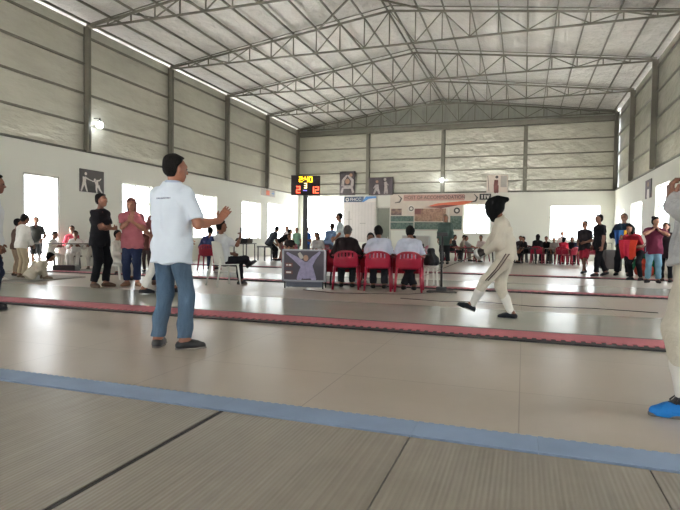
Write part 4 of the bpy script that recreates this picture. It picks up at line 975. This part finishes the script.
MB().lathe([(.18, .31), (.19, .33), (.18, .352)], 20).build('seat', WHITEPL, st)
for a in range(4): MB().bar((.13*math.cos(a*1.571), .13*math.sin(a*1.571), .32), (.17*math.cos(a*1.571), .17*math.sin(a*1.571), 0), .03).build('leg', WHITEPL, st)
person('person', 'person in dusty pink top with reddish hair and hands held at the mouth', -7.27, 8.52, 168, 1.70,
    dict(lean=3, R=(.22, .03, 1.36), L=(.24, .05, 1.30), Rp=(.1, -.8, -1), Lp=(.1, .8, -1), Rd=(.05, .25, 1), Ld=(-.05, -.5, .9), Rn=(-1, 0, 0), Ln=(-1, 0, 0), hpitch=10, Ly=25, Ry=-25), shirt='#a8646c', sleeve=.75, hem=.16, trousers='#27304a', leg=1.88, shoes='#8b6a56', sk=skin('#9a6a56'), hair='long', hairm=mat('auburn_hair', '#5a2c28', .6, 0, .2, 30), vox=.0105, loose=.015)
person('person', 'person in brownish pink top standing right behind the one with reddish hair', -7.0, 9.0, -175, 1.66,
    dict(lean=2, L=(.22, .02, 1.22), R=(.18, -.2, 1.05), Lp=(.1, .8, -1)), shirt='#8f5d5c', sleeve=.7, hem=.14, trousers='#20283c', leg=1.9, shoes='#5a4234', sk=skin('#8a5d4a'), hair='long', hairm=HAIR_B, vox=.0115, loose=.01)
person('person', 'child in dark red standing by the left wall window behind the pink pair', -9.74, 12.0, 160, 1.25, dict(), shirt='#4a2a26', trousers='#3a3030', shoes='#222222', vox=.017, head_k=1.1)
person('person', 'child with dark hair in grey sitting between the man in black and the pink top', -9.85, 11.15, 175, 1.30, sit(pel=(0, 0, .50), L=(.3, .1, .7), R=(.3, -.1, .7)), shirt='#b9b4ac', sleeve=1.8, trousers='#b3b0aa', shoes='#333333', vox=.017, head_k=1.08)
o = tag(empty('storage_box', (-9.85, 11.15, 0), 40), 'low pale box the grey clad child sits on', 'box')
MB().box(-.3, .2, -.25, .25, 0, .27).build('box_body', mat('box_card', '#a9a49c', .8), o, bevel=.01); MB().box(-.31, .21, -.26, .26, .22, .275).build('lid', mat('box_lid', '#97928b', .8), o, bevel=.006)

# children and table by the open doorway
person('person', 'child in white fencing jacket and beige trousers standing near the open doorway', -10.5, 8.80, -60, 1.37, dict(L=(.2, .12, .95), R=(.25, -.1, .92), lean=4, hpitch=8), shirt='#dad7d0', sleeve=1.9, hem=.1, trousers='#b3a48a', shoes='#6a5a4a', sk=SK2, vox=.014, head_k=1.1, loose=.015, z=.03)
person('person', 'dark haired child in brown top behind the child in white jacket', -11.05, 9.1, -70, 1.28, dict(lean=4), shirt='#54413a', sleeve=.8, trousers='#8c7a68', shoes='#40342c', vox=.015, head_k=1.1, z=.03)
person('person', 'child in pale cream suit crouched on grey mat in front of white jacket child', -9.93, 8.52, -75, 1.30, floor_sit(lean=35, curve=20, hpitch=20, R=(.32, -.12, .25), L=(.34, .12, .3)), shirt='#b9b2a2', sleeve=1.9, trousers='#b5ad9c', shoes='#7a6c5c', sk=SK2, vox=.014, head_k=1.1, loose=.02, z=.03)
person('person', 'person in navy tracksuit seated on red chair at the left edge', -10.62, 7.98, -85, 1.30, sit(pel=(0, 0, .60), lean=10), shirt='#262a40', sleeve=1.9, trousers='#23273c', shoes='#d4d0ca', vox=.015, head_k=1.05)
red_chair(-10.60, 7.96, -85, 'red plastic chair at left edge under person in navy')
person('person', 'backlit person in black shirt and shorts standing in the open doorway', -13.12, 11.45, 175, 1.46, dict(L=(.12, .2, 1.0), R=(.12, -.22, 1.0)), shirt='#2a2a28', sleeve=.7, hem=.12, trousers='#1e1e20', leg=.95, shoes='#333333', sk=SK2, vox=.017)
table('folding_table', 'grey topped table with children along the left wall', -12.15, 11.62, 38, 1.7, .55, .75, mat('worn_table', '#615a52', .6))
o = tag(empty('equipment_box', (-11.75, 11.2, 0), 20), 'dark low equipment case lying under the left wall table', 'case')
MB().box(-.3, .3, -.15, .15, 0, .16).build('case_body', BLACK, o, bevel=.01); MB().tube([(-.08, -.15, .08), (-.07, -.19, .08), (.07, -.19, .08), (.08, -.15, .08)], .01, 6).build('handle', RUBBER, o)
for i, (x, y, h, sh_, lb, hm) in enumerate([(-12.86, 11.70, 1.28, '#d4d2cc', 'first seated child in white at the left wall table, nearest the doorway', HAIR), (-12.72, 12.35, 1.40, '#b54a58', 'child in pinkish red leaning behind the left wall table', HAIR_B), (-12.38, 12.15, 1.32, '#d0cdc8', 'seated child in white at middle of the left wall table', HAIR_B), (-11.98, 12.38, 1.32, '#cfcac2', 'seated child in white at right end of the left wall table', HAIR)]):
    person('person', lb, x, y, 172 if i else -120, h, sit(pel=(0, 0, .62 if i != 1 else .72), L=(.36, .16, .88), R=(.36, -.16, .88), hpitch=10, lean=10, LF=(.40, .1, .085), RF=(.40, -.1, .085)), shirt=sh_, sleeve=1.85, trousers='#cbc8c2', shoes='#555048', sk=SK2, hairm=hm, vox=.017, head_k=1.1)
    o = tag(empty('low_stool', (x, y, 0)), 'stool under the ' + lb.split(' at ')[0].split(' leaning')[0] + (' by the doorway end of the wall table' if i == 0 else ' at the wall table' if i == 2 else ' at the far end of the wall table' if i == 3 else ' behind the wall table'), 'stool')
    zz = (.62 if i != 1 else .72)*h/1.75-.085
    MB().lathe([(.16, zz-.04), (.17, zz-.02), (.16, zz)], 16).build('seat', mat('stool_grey', '#6a655f', .6), o)
    for a in range(4): MB().bar((.12*math.cos(a*1.571), .12*math.sin(a*1.571), zz-.03), (.16*math.cos(a*1.571), .16*math.sin(a*1.571), 0), .03).build('leg', BLACK, o)

# ------------------------------------------------------------------ man on the white chair and those behind him
wc = person('person', 'man in white shirt sitting cross legged on the white chair, phone raised', -5.75, 9.40, -62, 1.66,
    sit(lean=-8, curve=2, LF=(.44, .05, .085), RF=(.66, .10, .46), Rk=(.5, -1.2, .4), Lk=(1, .1, .6), L=(.25, .10, .68), R=(.34, -.10, 1.02), Rp=(.2, -.8, -1), Rd=(.25, .1, 1), Rn=(-.8, .4, 0), Rc=50, hyaw=-8, Rt=-35, Ry=-25), shirt='#d3d6d8', sleeve=.85, hem=.02, trousers='#1c1b20', leg=1.9, shoes=LEATHER, sk=SK2, vox=.010, loose=.012, sole=mat('brown_sole', '#6f6256', .7))
white_chair(-5.74, 9.41, hdg(-5.6, 9.5, -62), 'white plastic chair without arms beside the standing man in polo')
wr, hd = wc['_arms'][-1][2], wc['hands'][-1][1]; g0 = wpt(wc, wc['sc'](wr+hd*.12+V(.02, .03, 0)))
o = tag(empty('phone', tuple(g0), hdg(-5.6, 9.5, -62)), 'dark phone held up by the man on white chair', 'phone')
MB().box(-.006, .006, -.036, .036, -.04, .11).build('phone_body', BLACK, o, bevel=.005); MB().box(-.0075, -.006, -.031, .031, -.03, .10).build('screen', INKG, o)
person('person', 'person in blue tracksuit on a red chair behind the raised hand', -8.78, 13.5, -20, 1.62, sit(pel=(0, 0, .55), lean=12, hpitch=10, L=(.35, .2, .8), R=(.3, -.22, 1.2), Rd=(.1, 0, 1)), shirt='#2c3a63', sleeve=1.9, trousers='#2a3350', shoes='#2a2426', vox=.015)
red_chair(-8.76, 13.52, -20, 'red plastic chair under the person in blue tracksuit')
o1 = table('folding_table', 'long dark bench table in front of the far left windows', -10.5, 18.75, 105, 1.6, .6, .74, DARKTOP)
for i, (x, y) in enumerate(((-10.42, 18.35), (-10.55, 19.15))):
    o = tag(empty('sports_bag', (x, y, .74), 80+20*i), ('black sports bag at near end of the dark bench table', 'brown grey sports bag at far end of the dark bench table')[i], 'bag')
    P_, Q_ = sdf_mesh([([C_((-.2, 0, .10), (.2, 0, .10), .10, .10)], [(V(0, 0, -1), 0.0)], .03)], .018, .02, .012, i); quad_obj('bag_body', P_, Q_, mat('bag_fabric', ('#1f1e20', '#5a4c42')[i], .8), o)
    MB().tube([(-.1, 0, .19), (-.06, 0, .26), (.06, 0, .26), (.1, 0, .19)], .012, 6).build('handle', RUBBER, o, True)
    P_, Q_ = None, None
person('person', 'man in dark clothes perched bending forward near the far left window', -10.15, 20.2, -55, 1.70, sit(pel=(0, 0, .78), lean=28, hpitch=15, LF=(.34, .12, .085), RF=(.3, -.12, .085), L=(.4, .1, .72), R=(.4, -.1, .72)), shirt='#3a3d44', sleeve=.8, trousers='#17171b', shoes='#151515', vox=.02)
o = tag(empty('wooden_bench', (-10.28, 20.05, 0), 115-55), 'low dark stool block under the man bending by far window', 'bench')
MB().box(-.2, .2, -.3, .3, .56, .62).build('seat', DARKTOP, o)
for sx in (-1, 1):
    for sy in (-1, 1): MB().bar((sx*.16, sy*.26, 0), (sx*.16, sy*.26, .56), .04).build('leg', DARKTOP, o)
person('person', 'person in black bending far over beside far left window', -10.0, 21.0, -70, 1.62, bend(), shirt='#1e1a1c', sleeve=.8, trousers='#7a6058', leg=.9, shoes='#2a2a2a', vox=.02)
person('person', 'small child in white facing the scoreboard pole against bright window', -10.15, 22.0, 150, 1.48, dict(L=(.2, .1, 1.0)), shirt='#d8cfcf', sleeve=.8, trousers='#c7b2b0', shoes='#8a7a70', vox=.02, head_k=1.06)
person('person', 'child in pale green top left of the scoreboard pole', -10.2, 23.2, 170, 1.42, dict(), shirt='#8fb59a', sleeve=.8, trousers='#6a7a70', shoes='#4a4a4a', vox=.02, head_k=1.08)
person('person', 'child in bright blue top just right of the scoreboard pole', -9.6, 23.0, -150, 1.45, dict(R=(.25, -.1, 1.05)), shirt='#2f5fae', sleeve=.85, trousers='#2a3a60', shoes='#3a3a3a', vox=.02, head_k=1.08)
person('person', 'person in dark shirt seated low left of the scoreboard pole', -8.85, 19.5, 160, 1.50, sit(lean=10, pel=(0, 0, .50)), shirt='#2a2424', trousers='#3c3a3c', shoes='#222222', vox=.02)
red_chair(-8.85, 19.52, 160, 'small red chair behind the poster stand')
person('person', 'person in pale patterned top seated right of the scoreboard pole', -6.25, 16.1, 150, 1.55, sit(lean=14, hpitch=15, pel=(0, 0, .52)), shirt='#a9a6a4', sleeve=.9, trousers='#8b8480', shoes='#3a3030', hair='long', vox=.017)
red_chair(-6.25, 16.12, 150, 'red chair under the seated person in pale patterned top')
person('person', 'person in grey blue shirt bending over, left of the man in light shirt', -6.35, 17.2, -20, 1.66, bend(lean=32), shirt='#6f86a8', sleeve=.85, trousers='#4a4a52', shoes='#333333', hairm=HAIR_B, vox=.017)
person('person', 'man in light shirt standing in profile behind the officials, facing left', -5.52, 16.0, 80, 1.77, dict(L=(.16, .16, .95), R=(.2, -.16, 1.0)), shirt='#b9c2c4', sleeve=.85, hem=.08, trousers='#3a3c44', shoes='#222222', vox=.015)

# ------------------------------------------------------------------ officials
def official(i, x, y, lb, **k):
    red_chair(x, y, -2, ('red plastic armchair, leftmost of the three in a row', 'red plastic armchair, middle of the three in a row', 'red plastic armchair, rightmost of the three beside black stand')[i], 'officials chairs')
    return person('person', lb, x, y, -2, 1.64, sit(lean=14, curve=12, L=(.36, .16, .78), R=(.36, -.16, .78), hpitch=16, **k.pop('pose', {})), vox=.0115, **k)
official(0, -3.30, 9.95, 'official in dark jacket with grey hair sitting on the left red chair', shirt='#211a1c', sleeve=1.9, hem=.0, trousers='#2c2e30', shoes='#1a1a1a', hairm=mat('greying_hair', '#3d3733', .6, 0, .25, 30), pose=dict(hyaw=-10), loose=.014)
official(1, -2.64, 9.92, 'official in white shirt looking down on the middle red chair', shirt='#c9cede', sleeve=.9, hem=.0, trousers='#2a2a30', shoes='#1a1a1a', pose=dict(hyaw=18), loose=.014, sk=SK2)
official(2, -2.05, 9.98, 'official in white shirt with legs crossed on the right red chair', shirt='#c7cddd', sleeve=.9, hem=.0, trousers='#26262b', shoes='#1a1a1a', pose=dict(LF=(.30, -.10, .085), RF=(.34, .12, .085)), loose=.014, sk=SK2)
person('person', 'dark haired person leaning at table between the left and middle officials', -3.3, 11.75, 175, 1.45, sit(lean=16, hpitch=10, pel=(0, 0, .56)), shirt='#2c2729', trousers='#222226', shoes='#222222', sk=SK2, vox=.015, hair='long')
red_chair(-3.3, 11.78, 175, 'red chair on far side of the officials table')

# ------------------------------------------------------------------ back of the hall
person('person', 'tall figure in dark green standing in front of banner photos', -3.0, 21.8, 160, 1.98, dict(), shirt='#4d5f58', sleeve=1.8, hem=.25, trousers='#26282a', shoes='#222222', vox=.018, loose=.03, hair='long', hairm=mat('sandy_hair', '#7b6a58', .7))
person('person', 'dark clothed person crouching left of the figure in dark green', -3.85, 21.0, 100, 1.60, sit(pel=(0, 0, .48), lean=24), shirt='#232326', sleeve=1.9, trousers='#2a2a2c', shoes='#1a1a1a', vox=.02)
red_chair(-3.83, 21.0, 100, 'low red chair under the crouching dark clothed person')
for x, y, rel, lb, sh_, tr_ in [(-3.12, 25.0, -110, 'seated person in black left of the small back window', '#2c2a2c', '#333236'), (-2.72, 25.2, -100, 'seated person in beige top below the banner right end', '#a79c8c', '#8a8478'), (-1.8, 25.4, 150, 'person in pinkish white seated below the small back window', '#cdb9b4', '#a79a94'), (-2.25, 24.6, -90, 'person in grey lying back on a chair beside the masked fencer', '#8f8d88', '#77746e')]:
    person('person', lb, x, y, rel, 1.55, sit(lean=8 if 'lying' not in lb else -20, hpitch=8), shirt=sh_, sleeve=.9, trousers=tr_, shoes='#333333', vox=.021)
    red_chair(x, y+.02, rel, 'red chair under the ' + lb.split(' seated')[0].replace('seated ', '').split(' lying')[0].split(' below')[0].split(' left of')[0] + ', near the small back window')
table('folding_table', 'low dark table beside the lounging people near small back window', -1.9, 24.0, 0, 1.5, .5, .62, DARKTOP)
row = [(-.46, 25.0, 1.50, 100, 'person in dark red at left end of the seated back row', '#7a2530', '#3a2a2e', False), (-.12, 25.6, 1.42, 180, 'child in grey black behind the dark table of back row', '#3a3636', '#2a2a2c', False), (.10, 24.9, 1.36, 120, 'black clad child second from left of seated back row', '#201e20', '#232326', False),
       (.58, 24.6, 1.55, -8, 'person with long black hair seen from behind on a red chair in back row', '#232023', '#2a2628', True), (.98, 25.4, 1.40, 175, 'person in black facing us left of the pale pink top', '#1f1c1e', '#232326', False), (1.30, 25.2, 1.30, 170, 'child in grey beside the pale table of back row', '#8d8580', '#55504c', False),
       (1.60, 24.3, 1.36, -15, 'child in red top on a red chair in back row', '#b52a3e', '#9a2234', True), (2.03, 25.2, 1.38, 170, 'first of two dark haired people at right end of back row', '#2c2a30', '#2a2a2e', True), (2.30, 25.0, 1.38, 160, 'second of two dark haired people at right end of back row', '#35405a', '#2a2a2e', True)]
for x, y, h, rel, lb, sh_, tr_, lg in row:
    k = .44/(h/1.75)
    person('person', lb, x, y, rel, h, sit(pel=(0, 0, .445/(h/1.75)+.10), lean=8, hpitch=10), shirt=sh_, sleeve=.9, trousers=tr_, shoes='#2a2424', vox=.021, hair='long' if lg else 'short', head_k=1.05)
    (red_chair if lg else dark_chair)(x, y, rel, ('red' if lg else 'dark') + ' chair under the ' + lb.replace('person ', 'one ', 1).replace(' on a red chair', '').replace(' long', '').replace(' seen from behind', ''))
person('person', 'person in pale pink top standing behind the seated back row', 1.66, 26.0, 175, 1.40, dict(), shirt='#d9c4c0', sleeve=.9, trousers='#b9a8a4', shoes='#6a5a55', vox=.021)
red_chair(1.85, 23.9, 60, 'empty red chair in front of the seated back row')
red_chair(.2, 27.2, 180, 'empty red chair against back wall left of the wide window'); red_chair(2.9, 26.6, 180, 'empty red chair against back wall below the wide window')
table('folding_table', 'dark table among the seated back row', .05, 24.1, 4, 1.1, .5, .68, DARKTOP); table('folding_table', 'pale table beside the red top child in back row', 1.25, 24.7, 2, .7, .45, .68, GREYTOP)

# ------------------------------------------------------------------ right group
tg = person('person', 'teen in black tee and red shorts walking beside young man in black', 1.80, 17.9, 150, 1.60, walk(L=(.24, .14, 1.06), R=(.24, -.12, 1.02), LF=(.22, .09, .09), RF=(-.22, -.1, .10), Rt=12, Lt=0), shirt='#2a2629', sleeve=.75, hem=.14, trousers='#8f2434', leg=.98, shoes='#3a3a3e', sk=SK2, vox=.0125, loose=.012)
person('person', 'young man in black shirt and trousers looking left toward the shorts wearer', 2.10, 17.0, 120, 1.75, walk(L=(.06, .24, .84), R=(.1, -.22, .85), LF=(.14, .1, .085), RF=(-.26, -.1, .12), Rt=18, Lt=0), shirt='#1b1a1e', sleeve=.75, hem=.16, trousers='#19191d', leg=1.9, shoes='#2e2c2e', sk=skin('#7d5442'), vox=.0125, loose=.012)
mk = person('person', 'person in dark clothes with yellow and blue cloth held at the chest', 2.78, 17.4, 172, 1.80, walk(LF=(.06, .14, .085), RF=(-.1, -.18, .085), Rt=0, Lt=0, L=(.26, .08, 1.14), R=(.26, -.10, 1.10), Lp=(-.3, .9, -.6), Rp=(-.3, -.9, -.6)), shirt='#1d2b38', sleeve=1.8, hem=.1, trousers='#18181c', shoes='#1a1a1c', sk=skin('#7d5442'), vox=.0125, loose=.01)
def flag(name, label, ctr, az, cols, sz, seed, cat='flag'):
    o = tag(empty(name, ctr, az), label, cat)
    n = len(cols); nu, nv = 8, 10
    for i, c_ in enumerate(cols):
        vs = []
        for j in range(nv+1):
            for k in range(nu+1):
                u = (i+k/nu)/n-.5; v = j/nv
                vs.append((.05-.5*u*u*sz[0]+.022*math.sin(u*21+seed+v*2)*v+.03*v*(1-v)*4-.05*v, u*sz[0]*(1-.25*v), sz[1]*(.42-v+.10*math.sin(u*9+seed)*v)))
        m = MB().add(vs, [(j*(nu+1)+k, j*(nu+1)+k+1, (j+1)*(nu+1)+k+1, (j+1)*(nu+1)+k) for j in range(nv) for k in range(nu)])
        f_ = m.build('fold', cloth(c_, .75), o, True); s_ = f_.modifiers.new('thickness', 'SOLIDIFY'); s_.thickness = .006
    return o
flag('bundled_cloth', 'yellow and blue cloth held at the chest in the right hand group', tuple(wpt(mk, (.27, -.02, 1.16))), hdg(2.78, 17.4, 172), ['#2b4f8e', '#3f72ad', '#d8a63a'], (.40, .42), 4, 'cloth')
bd = person('person', 'person in dark trousers bending forward over a red bundle', 2.80, 15.6, 150, 1.62, bend(lean=34, L=(.36, .12, .92), R=(.36, -.1, .86), LF=(-.04, .12, .085), RF=(.02, -.12, .085)), shirt='#8d2430', sleeve=.8, hem=.04, trousers='#1a1a1e', shoes='#222226', sk=SK2, vox=.0125, hair='long')
flag('bundled_cloth', 'red and orange cloth bundle carried by the bending person', tuple(wpt(bd, (.40, 0, .86))), hdg(2.8, 15.6, 150), ['#b8283a', '#c4304a', '#c8402e'], (.50, .46), 9, 'cloth')
person('person', 'person in maroon tee and light blue jeans with hands raised to the face', 3.04, 14.85, -175, 1.60, dict(R=(.16, -.05, 1.42), L=(.14, .10, 1.40), Rp=(.3, -1, -.5), Lp=(.3, 1, -.5), Rd=(-.1, .5, .8), Ld=(-.1, -.5, .8), hyaw=35, hpitch=4, LF=(0, .12, .085), RF=(0, -.12, .085), Ry=-25), shirt='#5c2236', sleeve=.7, hem=.14, trousers='#6f93a8', leg=1.9, shoes='#2c2a2c', sk=skin('#9a6e58'), vox=.012, loose=.012, hair='bun')
person('person', 'person in dark clothes and black boots behind the maroon tee', 3.45, 15.45, 160, 1.48, dict(LF=(.1, .16, .085), RF=(-.1, -.14, .085), lean=6), shirt='#2a2226', sleeve=1.8, hem=.2, trousers='#17171b', shoes='#131315', sk=SK2, vox=.014, hair='long', head_k=1.04)
def bag(x, y, c_, lb, w=.4, h=.6):
    o = tag(empty('cloth_bag', (x, y, 0), hdg(x, y, 0)), lb, 'bag')
    P_, Q_ = sdf_mesh([([C_((0, -w*.25, h*.3), (0, w*.25, h*.3), h*.28, h*.28), C_((0, -w*.2, h*.72), (0, w*.2, h*.72), h*.2, h*.2)], [(V(0, 0, -1), 0.)], .08)], .018, .03, .015, int(x*10)); quad_obj('bag_body', P_, Q_, cloth(c_), o)
    MB().tube([(0, -.1, h*.88), (0, -.06, h*1.02), (0, .06, h*1.02), (0, .1, h*.88)], .012, 6).build('handle', RUBBER, o, True)
bag(3.55, 18.2, '#1f6a4a', 'green kit bag between bending person and maroon tee', .4, .95); bag(3.35, 17.5, '#c04a3a', 'orange red kit bag at the feet of the maroon tee', .35, .55); bag(3.75, 18.9, '#b8283a', 'red kit bag leaning near right wall', .45, .8)
o = tag(empty('grey_trolley', (2.85, 20.2, 0), 20), 'dark grey wheeled case behind the young man in black', 'case')
MB().box(-.3, .3, -.2, .2, .06, .72).build('case_body', mat('case_grey', '#4a4645', .7), o, bevel=.04); MB().tube([(-.12, .2, .7), (-.12, .2, .95), (.12, .2, .95), (.12, .2, .7)], .012, 6).build('handle', BLACK, o)
for s in (-1, 1): MB().tube([(s*.22, -.21, .05), (s*.22, -.15, .05)], .05, 12).build('wheel', BLACK, o)
